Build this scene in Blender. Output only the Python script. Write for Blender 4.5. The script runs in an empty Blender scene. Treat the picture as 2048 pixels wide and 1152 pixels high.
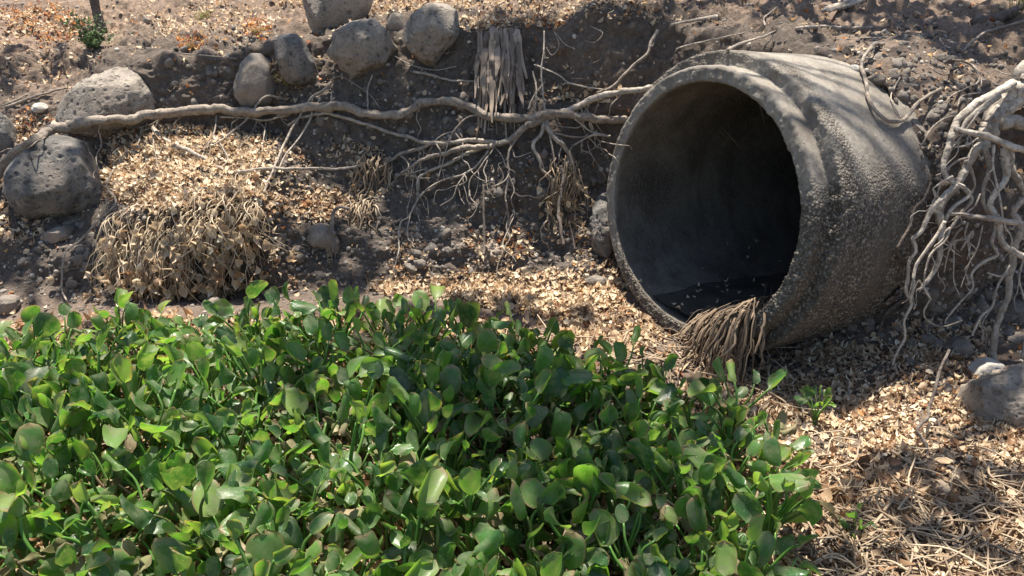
import bpy, math, random
import numpy as np
from mathutils import Vector
rng = np.random.default_rng(7)
random.seed(7)
R = math.radians
scene = bpy.context.scene
col = scene.collection

# ------------------------------------------------------------------ camera, sky, sun, exposure
CAM_H, PITCH, FPX = 1.7, R(25), 1500.0
CP, SP = math.cos(PITCH), math.sin(PITCH)
cd = bpy.data.cameras.new('camera'); cam = bpy.data.objects.new('camera', cd); col.objects.link(cam)
cam.location = (0, 0, CAM_H); cam.rotation_euler = (R(90) - PITCH, 0, 0)
cd.sensor_width = 36; cd.lens = 36 * FPX / 2048; cd.clip_start = .05; cd.clip_end = 500
scene.camera = cam
SUN_EL, SUN_AZ = R(75), R(-14)          # azimuth measured from +Y towards +X
SUN = np.array([math.sin(SUN_AZ) * math.cos(SUN_EL), math.cos(SUN_AZ) * math.cos(SUN_EL), math.sin(SUN_EL)])
world = bpy.data.worlds.new('World'); scene.world = world; world.use_nodes = True
wn = world.node_tree.nodes; wl = world.node_tree.links
sky = wn.new('ShaderNodeTexSky'); sky.sky_type = 'NISHITA'; sky.sun_disc = False
sky.sun_elevation = SUN_EL; sky.sun_rotation = SUN_AZ
wl.new(sky.outputs[0], wn['Background'].inputs[0]); wn['Background'].inputs[1].default_value = .08
sd = bpy.data.lights.new('sun', 'SUN'); sd.energy = 5.0; sd.angle = R(.5); sd.color = (1, .94, .84)
so = bpy.data.objects.new('sun', sd); col.objects.link(so)
so.rotation_euler = Vector(SUN).to_track_quat('Z', 'Y').to_euler(); so.location = (0, 0, 12)
vs = scene.view_settings
vs.view_transform = 'Standard'; vs.look = 'None'; vs.exposure = 1.3; vs.gamma = 1; vs.use_curve_mapping = False
scene.cycles.max_bounces = 8; scene.cycles.transparent_max_bounces = 4

# ------------------------------------------------------------------ pixel <-> world
def ray(u, v):
    a = (u - 1024) / FPX; b = (576 - v) / FPX
    return np.array([a, CP + b * SP, -SP + b * CP])
def at_y(u, v, y):
    d = ray(u, v); return np.array([0, 0, CAM_H]) + d * (y / d[1])
def z_of(v, y):
    d = ray(1024, v); return CAM_H + d[2] * y / d[1]
def project(P):
    P = np.asarray(P, float) - np.array([0, 0, CAM_H])
    Fw = P[..., 1] * CP - P[..., 2] * SP; U = P[..., 1] * SP + P[..., 2] * CP
    Fw = np.where(np.abs(Fw) < 1e-4, 1e-4, Fw)
    return 1024 + FPX * P[..., 0] / Fw, 576 - FPX * U / Fw, Fw

# ------------------------------------------------------------------ noise
def _h(ix, iy, iz):
    n = (ix.astype(np.int64) * 374761393 + iy.astype(np.int64) * 668265263 + iz.astype(np.int64) * 1274126177) & 0xffffffff
    n = ((n ^ (n >> 13)) * 1274126177) & 0xffffffff
    n = ((n ^ (n >> 15)) * 2246822519) & 0xffffffff
    return ((n ^ (n >> 16)) & 0xffff) / 65535.0
def vnoise(P):
    i = np.floor(P).astype(np.int64); f = P - i; f = f * f * f * (f * (f * 6 - 15) + 10)
    r = 0
    for dx in (0, 1):
        wx = f[:, 0] if dx else 1 - f[:, 0]
        for dy in (0, 1):
            wy = f[:, 1] if dy else 1 - f[:, 1]
            for dz in (0, 1):
                wz = f[:, 2] if dz else 1 - f[:, 2]
                r = r + wx * wy * wz * _h(i[:, 0] + dx, i[:, 1] + dy, i[:, 2] + dz)
    return r * 2 - 1
def fbm(P, s, oct=4, gain=.5):
    a = 1; t = 0; P = np.asarray(P, float) * s
    for k in range(oct):
        t = t + a * vnoise(P + 17.3 * k); a *= gain; P = P * 2.03
    return t
def smooth01(x): x = np.clip(x, 0, 1); return x * x * (3 - 2 * x)

# ------------------------------------------------------------------ objects and meshes
def tag(o, label=None, cat=None, group=None, kind=None):
    if label: o['label'] = label
    if cat: o['category'] = cat
    if group: o['group'] = group
    if kind: o['kind'] = kind
    return o
def empty(name, loc=(0, 0, 0)):
    o = bpy.data.objects.new(name, None); o.location = [float(c) for c in loc]; o.empty_display_size = .1; col.objects.link(o); return o
def mesh_np(name, V, Fs, smooth=True, attrs=None, mats=None, matidx=None):
    me = bpy.data.meshes.new(name)
    V = np.asarray(V, np.float32)
    if isinstance(Fs, np.ndarray): Fs = [Fs]
    Fs = [np.asarray(f, np.int32) for f in Fs if len(f)]
    me.vertices.add(len(V)); me.vertices.foreach_set('co', V.ravel())
    nl = sum(f.size for f in Fs); npoly = sum(len(f) for f in Fs)
    me.loops.add(nl); me.loops.foreach_set('vertex_index', np.concatenate([f.ravel() for f in Fs]))
    me.polygons.add(npoly)
    tot = np.concatenate([np.full(len(f), f.shape[1], np.int32) for f in Fs])
    me.polygons.foreach_set('loop_start', np.concatenate([[0], np.cumsum(tot)[:-1]]).astype(np.int32))
    me.polygons.foreach_set('use_smooth', np.full(npoly, smooth))
    if mats:
        for m in mats: me.materials.append(m)
    if matidx is not None: me.polygons.foreach_set('material_index', np.asarray(matidx, np.int32))
    for k, a in (attrs or {}).items():
        at = me.attributes.new(k, 'FLOAT', 'POINT'); at.data.foreach_set('value', np.asarray(a, np.float32))
    me.update(calc_edges=True); me.validate()
    return me
def obj(name, me, parent=None, loc=None):
    o = bpy.data.objects.new(name, me); col.objects.link(o)
    if parent: o.parent = parent
    if loc is not None: o.location = [float(c) for c in loc]
    return o
class MB:
    """collects pieces into one mesh"""
    def __init__(s): s.V = []; s.F = {}; s.n = 0; s.A = []
    def add(s, V, F, tint=0.5):
        V = np.asarray(V, float); F = np.asarray(F)
        s.V.append(V); s.F.setdefault(F.shape[1], []).append(F + s.n); s.n += len(V)
        s.A.append(np.broadcast_to(np.asarray(tint, float), (len(V),)))
    def tube(s, P, rad, sides=8, tint=.5, flat=1.0, gnarl=0):
        P = np.asarray(P, float); n = len(P); rad = np.broadcast_to(np.asarray(rad, float), (n,))
        T = np.gradient(P, axis=0); T /= np.linalg.norm(T, axis=1)[:, None] + 1e-9
        ref = np.array([0, 0, 1.]) if abs(T[0, 2]) < .9 else np.array([1., 0, 0])
        N = np.cross(T[0], ref); N /= np.linalg.norm(N); Ns = [N]
        for k in range(1, n):
            N = N - T[k] * N.dot(T[k]); N /= np.linalg.norm(N) + 1e-9; Ns.append(N)
        Ns = np.array(Ns); B = np.cross(T, Ns)
        th = np.arange(sides) * 2 * np.pi / sides
        if gnarl:
            al = np.concatenate([[0], np.cumsum(np.linalg.norm(np.diff(P, axis=0), axis=1))]) * 9 + P[0].sum() * 7
            g = np.stack([np.broadcast_to(np.cos(th) * 2.2, (n, sides)), np.broadcast_to(np.sin(th) * 2.2, (n, sides)), np.broadcast_to(al[:, None], (n, sides))], -1).reshape(-1, 3)
            rad = (rad[:, None] * (1 + gnarl * fbm(g, 1, 4, .65).reshape(n, sides)))[:, :, None]
        else: rad = rad[:, None, None]
        V = P[:, None] + rad * (np.cos(th)[None, :, None] * Ns[:, None] + flat * np.sin(th)[None, :, None] * B[:, None])
        V = V.reshape(-1, 3)
        i = np.arange(n - 1)[:, None] * sides; j = np.arange(sides)[None]; j2 = (j + 1) % sides
        F = np.stack([i + j, i + j2, i + sides + j2, i + sides + j], -1).reshape(-1, 4)
        V = np.vstack([V, P[:1], P[-1:]]); m = n * sides
        c0 = np.stack([j[0] * 0 + m, j2[0], j[0]], -1); c1 = np.stack([j[0] * 0 + m + 1, (n - 1) * sides + j[0], (n - 1) * sides + j2[0]], -1)
        base = s.n
        s.add(V, F, tint); s.F.setdefault(3, []).append(np.vstack([c0, c1]) + base)
    def mesh(s, name, mats, smooth=True):
        return mesh_np(name, np.vstack(s.V), [np.vstack(f) for f in s.F.values()], smooth, {'tint': np.concatenate(s.A)}, mats)
def spline(P, n):
    """Catmull-Rom through the rows of P, n samples per span"""
    P = np.asarray(P, float)
    if len(P) < 3: 
        t = np.linspace(0, 1, n + 1)[:, None]; return P[0] * (1 - t) + P[-1] * t
    Q = np.vstack([2 * P[0] - P[1], P, 2 * P[-1] - P[-2]]); out = []
    for k in range(1, len(Q) - 2):
        t = np.arange(n)[:, None] / n
        a, b, c, d = Q[k - 1], Q[k], Q[k + 1], Q[k + 2]
        out.append(.5 * (2 * b + (c - a) * t + (2 * a - 5 * b + 4 * c - d) * t ** 2 + (3 * b - a - 3 * c + d) * t ** 3))
    out.append(P[-1:]); return np.vstack(out)
def scatter(Vt, Ft, M, pos):
    N = len(pos); n = len(Vt)
    V = np.einsum('nij,vj->nvi', M, Vt) + pos[:, None]
    F = (Ft[None] + (np.arange(N) * n)[:, None, None]).reshape(-1, Ft.shape[1])
    return V.reshape(-1, 3), F
def frames(Nrm, spin, tilt):
    """rotation matrices whose z follows Nrm tilted by tilt, spun by spin"""
    Nrm = Nrm / (np.linalg.norm(Nrm, axis=1)[:, None] + 1e-9)
    k = len(Nrm)
    tv = rng.normal(size=(k, 3)); tv -= Nrm * (tv * Nrm).sum(1)[:, None]; tv /= np.linalg.norm(tv, axis=1)[:, None] + 1e-9
    z = Nrm * np.cos(tilt)[:, None] + tv * np.sin(tilt)[:, None]
    a = np.cross(z, np.where(np.abs(z[:, 2:3]) < .9, [[0, 0, 1.]], [[1., 0, 0]])); a /= np.linalg.norm(a, axis=1)[:, None] + 1e-9
    b = np.cross(z, a)
    x = a * np.cos(spin)[:, None] + b * np.sin(spin)[:, None]; y = np.cross(z, x)
    return np.stack([x, y, z], -1)

# ------------------------------------------------------------------ materials
def new_mat(name):
    m = bpy.data.materials.new(name); m.use_nodes = True; nt = m.node_tree
    return m, nt, nt.nodes['Principled BSDF'], nt.nodes['Material Output']
def ND(nt, t, **k):
    n = nt.nodes.new(t)
    for a, v in k.items():
        if a.startswith('i_'): n.inputs[a[2:].replace('_', ' ')].default_value = v
        else: setattr(n, a, v)
    return n
def ramp(nt, src, stops):
    r = nt.nodes.new('ShaderNodeValToRGB'); e = r.color_ramp.elements
    while len(e) < len(stops): e.new(.5)
    for q, (p, c) in zip(e, stops): q.position = p; q.color = (*c, 1) if len(c) == 3 else c
    nt.links.new(src, r.inputs[0]); return r.outputs[0]
def tex(nt, kind, scale, detail=6, rough=.6, co=None, out=0, **k):
    n = nt.nodes.new(kind); n.inputs['Scale'].default_value = scale
    if kind == 'ShaderNodeTexNoise': n.inputs['Detail'].default_value = detail; n.inputs['Roughness'].default_value = rough
    for a, v in k.items(): setattr(n, a, v)
    if co is not None: nt.links.new(co, n.inputs['Vector'])
    return n.outputs[out]
def mixc(nt, fac, a, b, mode='MIX'):
    n = nt.nodes.new('ShaderNodeMix'); n.data_type = 'RGBA'; n.blend_type = mode
    for s, i in ((fac, 0), (a, 6), (b, 7)):
        if isinstance(s, (int, float)): n.inputs[i].default_value = s
        elif isinstance(s, tuple): n.inputs[i].default_value = (*s, 1)
        else: nt.links.new(s, n.inputs[i])
    return n.outputs[2]
def mathn(nt, op, a, b=0.0):
    n = nt.nodes.new('ShaderNodeMath'); n.operation = op
    for i, s in enumerate((a, b)):
        if isinstance(s, (int, float)): n.inputs[i].default_value = s
        else: nt.links.new(s, n.inputs[i])
    return n.outputs[0]
def bump(nt, h, strength, dist, prev=None):
    n = nt.nodes.new('ShaderNodeBump'); n.inputs['Strength'].default_value = strength; n.inputs['Distance'].default_value = dist
    nt.links.new(h, n.inputs['Height'])
    if prev is not None: nt.links.new(prev, n.inputs['Normal'])
    return n.outputs[0]
def attr(nt, name):
    n = nt.nodes.new('ShaderNodeAttribute'); n.attribute_name = name; return n.outputs['Fac']
def coords(nt): return nt.nodes.new('ShaderNodeTexCoord').outputs['Object']

def mat_soil():
    m, nt, p, o = new_mat('soil'); co = coords(nt)
    n1 = tex(nt, 'ShaderNodeTexNoise', 2.3, 8, .65, co); n2 = tex(nt, 'ShaderNodeTexNoise', 38, 8, .7, co)
    dry = ramp(nt, n2, [(.25, (.125, .085, .06)), (.5, (.225, .16, .117)), (.75, (.33, .25, .19))])  # lighter soil tone, with a darker one of the same soil below
    dark_soil = ramp(nt, n2, [(.25, (.062, .05, .041)), (.55, (.125, .101, .082)), (.8, (.2, .163, .134))])
    f = mathn(nt, 'ADD', attr(nt, 'dark_soil'), mathn(nt, 'MULTIPLY', mathn(nt, 'SUBTRACT', n1, .5), 1.1))
    c = mixc(nt, f, dry, dark_soil)
    vo = tex(nt, 'ShaderNodeTexVoronoi', 75, co=co)
    spk = ramp(nt, vo, [(.10, (1, 1, 1)), (.2, (0, 0, 0))])
    vc = tex(nt, 'ShaderNodeTexVoronoi', 75, co=co, out=1)
    r = nt.nodes.new('ShaderNodeSeparateColor'); nt.links.new(vc, r.inputs[0])
    sel = mathn(nt, 'MULTIPLY', spk, mathn(nt, 'GREATER_THAN', r.outputs[0], .72))
    c = mixc(nt, sel, c, (.27, .23, .19))
    nt.links.new(c, p.inputs['Base Color']); p.inputs['Roughness'].default_value = .95; p.inputs['Specular IOR Level'].default_value = .2
    b = bump(nt, n2, .9, .02); b = bump(nt, tex(nt, 'ShaderNodeTexNoise', 160, 4, .7, co), .6, .006, b)
    b = bump(nt, spk, .35, .004, b)
    nt.links.new(b, p.inputs['Normal']); return m
def mat_rock(name, c0, c1, c2, pit=26, pitamt=.55, rough=.9):
    m, nt, p, o = new_mat(name); co = coords(nt)
    n1 = tex(nt, 'ShaderNodeTexNoise', 7, 8, .7, co); n2 = tex(nt, 'ShaderNodeTexNoise', 90, 6, .7, co)
    c = ramp(nt, n1, [(.28, c0), (.5, c1), (.74, c2)])
    c = mixc(nt, .35, c, ramp(nt, n2, [(.3, (.25, .25, .25)), (.7, (.85, .85, .85))]), 'OVERLAY')
    dust = ramp(nt, tex(nt, 'ShaderNodeTexNoise', 3.2, 5, .6, co), [(.5, (0, 0, 0)), (.68, (.6, .6, .6))]); c = mixc(nt, dust, c, (.25, .19, .145))
    b = bump(nt, n1, .5, .03); b = bump(nt, n2, .55, .008, b)
    if pit:
        nw = tex(nt, 'ShaderNodeTexNoise', 14, 3, .5, co, out=1)
        cw = mixc(nt, .06, co, nw)
        h = None
        for sc, th, amt in ((pit, .24, pitamt), (pit * 2.7, .26, pitamt * .8)):
            vo = tex(nt, 'ShaderNodeTexVoronoi', sc, co=cw); vcol = tex(nt, 'ShaderNodeTexVoronoi', sc, co=cw, out=1)
            s = nt.nodes.new('ShaderNodeSeparateColor'); nt.links.new(vcol, s.inputs[0])
            hole = ramp(nt, mathn(nt, 'ADD', vo, mathn(nt, 'MULTIPLY', s.outputs[0], .28)), [(th, (0, 0, 0)), (th + .16, (1, 1, 1))])
            b = bump(nt, hole, amt, .35 / sc, b)
            c = mixc(nt, mathn(nt, 'MULTIPLY', mathn(nt, 'SUBTRACT', 1.0, hole), .7), c, c0)
    nt.links.new(c, p.inputs['Base Color']); nt.links.new(b, p.inputs['Normal'])
    p.inputs['Roughness'].default_value = rough; p.inputs['Specular IOR Level'].default_value = .25; return m
def mat_concrete(name, inside=False):
    m, nt, p, o = new_mat(name); co = coords(nt)
    n1 = tex(nt, 'ShaderNodeTexNoise', 2.2, 7, .65, co); n2 = tex(nt, 'ShaderNodeTexNoise', 60, 6, .7, co)
    k = .55 if inside else .86  # same concrete, darkened inside the pipe to stand for the shade there
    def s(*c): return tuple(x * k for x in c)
    paste = ramp(nt, n2, [(.25, s(.2, .175, .147)), (.55, s(.32, .283, .235)), (.8, s(.41, .367, .31))])
    vo = tex(nt, 'ShaderNodeTexVoronoi', 95, co=co); vc = tex(nt, 'ShaderNodeTexVoronoi', 95, co=co, out=1)
    sp = nt.nodes.new('ShaderNodeSeparateColor'); nt.links.new(vc, sp.inputs[0])
    stones = ramp(nt, sp.outputs[0], [(0, s(.08, .07, .058)), (.45, s(.19, .16, .125)), (.8, s(.33, .28, .225)), (1, s(.5, .44, .37))])
    gap = ramp(nt, vo, [(.25, (1, 1, 1)), (.55, (.25, .25, .25))])
    agg = mixc(nt, .8, stones, gap, 'MULTIPLY')
    f = attr(nt, 'tint')
    fm = ramp(nt, mathn(nt, 'ADD', f, mathn(nt, 'MULTIPLY', mathn(nt, 'SUBTRACT', n1, .5), 1.0)), [(.3, (0, 0, 0)), (.62, (1, 1, 1))])
    c = mixc(nt, fm, paste, agg)
    c = mixc(nt, ramp(nt, n1, [(.42, (0, 0, 0)), (.62, (.55, .55, .55))]), c, s(.15, .13, .105))
    c2n = tex(nt, 'ShaderNodeTexVoronoi', 30, co=co)
    holes = ramp(nt, c2n, [(.07, (0, 0, 0)), (.13, (1, 1, 1))])
    c = mixc(nt, holes, mixc(nt, .6, c, s(.05, .045, .04)), c)
    mp = nt.nodes.new('ShaderNodeMapping'); mp.inputs['Scale'].default_value = (7, 7, .7); nt.links.new(co, mp.inputs['Vector'])
    drip = ramp(nt, tex(nt, 'ShaderNodeTexNoise', 1.0, 5, .65, mp.outputs[0]), [(.46, (0, 0, 0)), (.64, (.6, .6, .6))]); c = mixc(nt, drip, c, s(.12, .1, .08))
    nt.links.new(c, p.inputs['Base Color']); p.inputs['Roughness'].default_value = .92; p.inputs['Specular IOR Level'].default_value = .25
    b = bump(nt, n2, .5, .006); b = bump(nt, holes, .5, .008, b)
    hv = mathn(nt, 'MULTIPLY', mathn(nt, 'SUBTRACT', 1.0, vo), fm)
    b = bump(nt, hv, .8, .012, b)
    nt.links.new(b, p.inputs['Normal']); return m
def mat_wood(name, c0, c1, c2):
    m, nt, p, o = new_mat(name); co = coords(nt)
    n1 = tex(nt, 'ShaderNodeTexNoise', 9, 6, .65, co); n2 = tex(nt, 'ShaderNodeTexNoise', 110, 5, .7, co)
    f = mathn(nt, 'ADD', mathn(nt, 'MULTIPLY', n1, .6), mathn(nt, 'MULTIPLY', attr(nt, 'tint'), .45))
    c = ramp(nt, f, [(.25, c0), (.5, c1), (.8, c2)])
    c = mixc(nt, .4, c, ramp(nt, n2, [(.3, (.22, .22, .22)), (.7, (.8, .8, .8))]), 'OVERLAY')
    nt.links.new(c, p.inputs['Base Color']); p.inputs['Roughness'].default_value = .85; p.inputs['Specular IOR Level'].default_value = .25
    n3 = tex(nt, 'ShaderNodeTexNoise', 45, 6, .75, co); vo = tex(nt, 'ShaderNodeTexVoronoi', 60, co=co)
    crack = ramp(nt, n3, [(.36, (0, 0, 0)), (.5, (1, 1, 1))]); c = mixc(nt, crack, mixc(nt, .65, c, c0), c); nt.links.new(c, p.inputs['Base Color'])
    b = bump(nt, n1, .5, .01); b = bump(nt, n2, .8, .005, b); b = bump(nt, crack, .7, .004, b); nt.links.new(b, p.inputs['Normal']); return m
def leafy(name, stops, rough=.6, trans=.35, tcol=None, spots=None, obj_rand=0, spec=.4, bumpy=0, edge=None):
    m, nt, p, o = new_mat(name); co = coords(nt)
    f = attr(nt, 'tint')
    if obj_rand:
        oi = nt.nodes.new('ShaderNodeObjectInfo').outputs['Random']
        f = mathn(nt, 'ADD', f, mathn(nt, 'MULTIPLY', mathn(nt, 'SUBTRACT', oi, .5), obj_rand))
    c = ramp(nt, f, stops)
    if spots:
        n = tex(nt, 'ShaderNodeTexNoise', 16, 5, .7, co)
        c = mixc(nt, ramp(nt, n, [(.43, (.04, .04, .04)), (.64, (.8, .8, .8))]), c, spots[0])
        if edge:
            oi2 = nt.nodes.new('ShaderNodeObjectInfo').outputs['Random']
            e = mathn(nt, 'ADD', mathn(nt, 'MULTIPLY', attr(nt, 'edge'), .62), mathn(nt, 'MULTIPLY', tex(nt, 'ShaderNodeTexNoise', 24, 4, .7, co), .55))
            e = mathn(nt, 'ADD', e, mathn(nt, 'MULTIPLY', mathn(nt, 'SUBTRACT', oi2, .5), .38))
            c = mixc(nt, ramp(nt, e, [(.74, (0, 0, 0)), (.86, (.9, .9, .9))]), c, edge)
        vo = tex(nt, 'ShaderNodeTexVoronoi', 130, co=co)
        vcl = tex(nt, 'ShaderNodeTexVoronoi', 130, co=co, out=1)
        s = nt.nodes.new('ShaderNodeSeparateColor'); nt.links.new(vcl, s.inputs[0])
        dot = mathn(nt, 'MULTIPLY', mathn(nt, 'LESS_THAN', vo, .16), mathn(nt, 'GREATER_THAN', s.outputs[0], .72))
        c = mixc(nt, mathn(nt, 'MULTIPLY', dot, .7), c, spots[1])
        rr = ramp(nt, n, [(.4, (rough * .8,) * 3), (.7, (min(1, rough * 1.7),) * 3)]); nt.links.new(rr, p.inputs['Roughness'])
    else: p.inputs['Roughness'].default_value = rough
    p.inputs['Specular IOR Level'].default_value = spec
    nt.links.new(c, p.inputs['Base Color'])
    if bumpy:
        b = bump(nt, tex(nt, 'ShaderNodeTexNoise', bumpy, 4, .6, co), .35, .006); nt.links.new(b, p.inputs['Normal'])
    t = nt.nodes.new('ShaderNodeBsdfTranslucent')
    if tcol: nt.links.new(mixc(nt, 1.0, c, tcol, 'MULTIPLY'), t.inputs[0])
    else: nt.links.new(c, t.inputs[0])
    mx = nt.nodes.new('ShaderNodeMixShader'); mx.inputs[0].default_value = trans
    nt.links.new(p.outputs[0], mx.inputs[1]); nt.links.new(t.outputs[0], mx.inputs[2]); nt.links.new(mx.outputs[0], o.inputs[0]); return m
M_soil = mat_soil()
M_basalt = mat_rock('grey_porous_stone', (.09, .077, .062), (.235, .202, .166), (.4, .35, .29))
M_basalt_dark = mat_rock('dark_porous_stone', (.05, .047, .043), (.13, .12, .108), (.26, .24, .215))
M_rock = mat_rock('smooth_brown_stone', (.10, .084, .068), (.2, .17, .14), (.32, .275, .23), pit=0)
M_pale = mat_rock('pale_stone', (.3, .27, .23), (.48, .44, .38), (.62, .58, .51), pit=0)
M_cobble = mat_rock('cobble_stone', (.11, .094, .078), (.22, .19, .16), (.36, .31, .265), pit=0)
M_conc = mat_concrete('weathered_concrete'); M_conc_in = mat_concrete('shaded_concrete', True)
M_root = mat_wood('root_bark', (.14, .112, .088), (.32, .265, .21), (.52, .45, .37))
M_root_pale = mat_wood('pale_root_bark', (.2, .165, .13), (.4, .34, .275), (.62, .55, .46))
M_root_dark = mat_wood('dark_root_bark', (.06, .048, .04), (.14, .11, .09), (.27, .22, .18))
M_litter = leafy('dry_leaf', [(0, (.13, .08, .05)), (.2, (.36, .2, .1)), (.34, (.5, .35, .21)), (.65, (.62, .48, .32)), (1, (.78, .66, .48))], .7, .3)
M_orange = leafy('rust_leaf', [(0, (.25, .07, .03)), (.5, (.5, .2, .06)), (1, (.6, .4, .16))], .7, .3)
M_straw = leafy('dry_stalk', [(0, (.11, .075, .048)), (.5, (.3, .215, .138)), (1, (.52, .41, .28))], .75, .15)
M_pale_straw = leafy('pale_stalk', [(0, (.22, .16, .1)), (.5, (.5, .39, .26)), (1, (.72, .6, .43))], .75, .25)
M_rag = leafy('torn_fibre', [(0, (.15, .115, .088)), (.5, (.27, .21, .16)), (1, (.4, .32, .25))], .9, .1)
M_blade = leafy('hyacinth_blade', [(0, (.024, .072, .027)), (.45, (.06, .155, .042)), (.75, (.112, .22, .05)), (1, (.215, .31, .085))], .35, .46, (1.75, 2.05, .58), ((.21, .22, .13), (.5, .52, .4)), .62, .5, 30, (.27, .2, .11))
M_brown_blade = leafy('withered_blade', [(0, (.11, .075, .045)), (.5, (.28, .21, .125)), (1, (.42, .35, .22))], .7, .3, None, ((.16, .2, .07), (.5, .45, .33)), .5, .3, 40)
M_petiole = leafy('green_petiole', [(0, (.1, .12, .04)), (.5, (.1, .24, .045)), (1, (.2, .34, .08))], .4, .2, None, None, .4, .4)
M_green = leafy('shrub_leaf', [(0, (.035, .075, .025)), (.5, (.075, .14, .04)), (1, (.16, .23, .075))], .5, .35)
M_grass = leafy('dry_grass', [(0, (.24, .15, .06)), (.5, (.42, .33, .14)), (1, (.38, .42, .15))], .7, .3)
M_crown = leafy('crown_leaf', [(0, (.04, .09, .02)), (1, (.1, .18, .04))], .5, .3)
M_mud, _nt, _p, _o = new_mat('wet_silt')
_c = ramp(_nt, tex(_nt, 'ShaderNodeTexNoise', 12, 6, .6, coords(_nt)), [(.3, (.03, .03, .027)), (.7, (.085, .078, .066))])
_nt.links.new(_c, _p.inputs['Base Color']); _p.inputs['Roughness'].default_value = .38

# ------------------------------------------------------------------ ground: one sheet from the channel bed up the bank
# columns of the bank: (u, [(v, y) toe, foot, shelf front, shelf back, lip, upper slope])
COLS = [(-500, [(690, 3.1), (560, 3.4), (450, 3.6), (330, 3.95), (200, 4.35), (0, 5.6)]),
        (0,    [(660, 3.15), (570, 3.40), (450, 3.62), (330, 3.95), (205, 4.35), (0, 5.6)]),
        (150,  [(640, 3.2), (575, 3.42), (460, 3.64), (285, 4.05), (140, 4.42), (0, 5.6)]),
        (260,  [(630, 3.2), (590, 3.46), (420, 3.55), (265, 4.2), (125, 4.32), (0, 5.6)]),
        (370,  [(625, 3.2), (595, 3.50), (405, 3.52), (265, 4.22), (108, 4.32), (0, 5.6)]),
        (500,  [(625, 3.2), (590, 3.50), (395, 3.56), (290, 4.2), (95, 4.36), (0, 5.6)]),
        (620,  [(620, 3.22), (575, 3.46), (430, 3.68), (350, 3.98), (75, 4.42), (0, 5.5)]),
        (760,  [(620, 3.22), (560, 3.45), (470, 3.66), (400, 3.80), (75, 4.32), (0, 5.5)]),
        (950,  [(640, 3.15), (560, 3.46), (480, 3.62), (430, 3.74), (50, 4.22), (0, 5.2)]),
        (1150, [(660, 3.1), (575, 3.42), (500, 3.62), (440, 3.76), (36, 4.16), (-20, 5.0)]),
        (1350, [(680, 3.0), (600, 3.35), (520, 3.6), (440, 3.76), (45, 4.14), (-40, 5.0)]),
        ((.95,), [(700, 2.95), (620, 3.25), (540, 3.5), (380, 3.7), (66, 4.02), (-40, 5.0)]),
        ((1.21,), [(705, 2.92), (625, 3.2), (540, 3.4), (380, 3.52), (98, 3.64), (-40, 5.0)]),
        ((1.33,), [(705, 2.9), (628, 3.14), (540, 3.3), (380, 3.36), (106, 3.45), (-40, 5.0)]),
        ((1.45,), [(705, 2.88), (628, 3.06), (540, 3.12), (400, 3.10), (134, 3.25), (-40, 5.0)]),
        ((1.59,), [(702, 2.85), (628, 2.98), (540, 2.96), (400, 2.88), (226, 3.04), (-40, 4.9)]),
        ((1.69,), [(700, 2.83), (628, 2.95), (540, 2.88), (400, 2.80), (290, 2.92), (-40, 4.9)]),
        ((1.87,), [(700, 2.82), (630, 2.96), (540, 3.02), (400, 2.94), (250, 2.98), (-35, 4.85)]),
        (1950, [(705, 2.8), (640, 2.98), (540, 3.16), (330, 3.12), (195, 3.10), (-30, 4.8)]),
        (2100, [(710, 2.75), (640, 2.94), (520, 3.12), (320, 3.08), (190, 3.04), (-30, 4.7)]),
        (2600, [(720, 2.75), (620, 3.0), (520, 3.2), (320, 3.2), (180, 3.3), (-30, 4.7)])]
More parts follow.
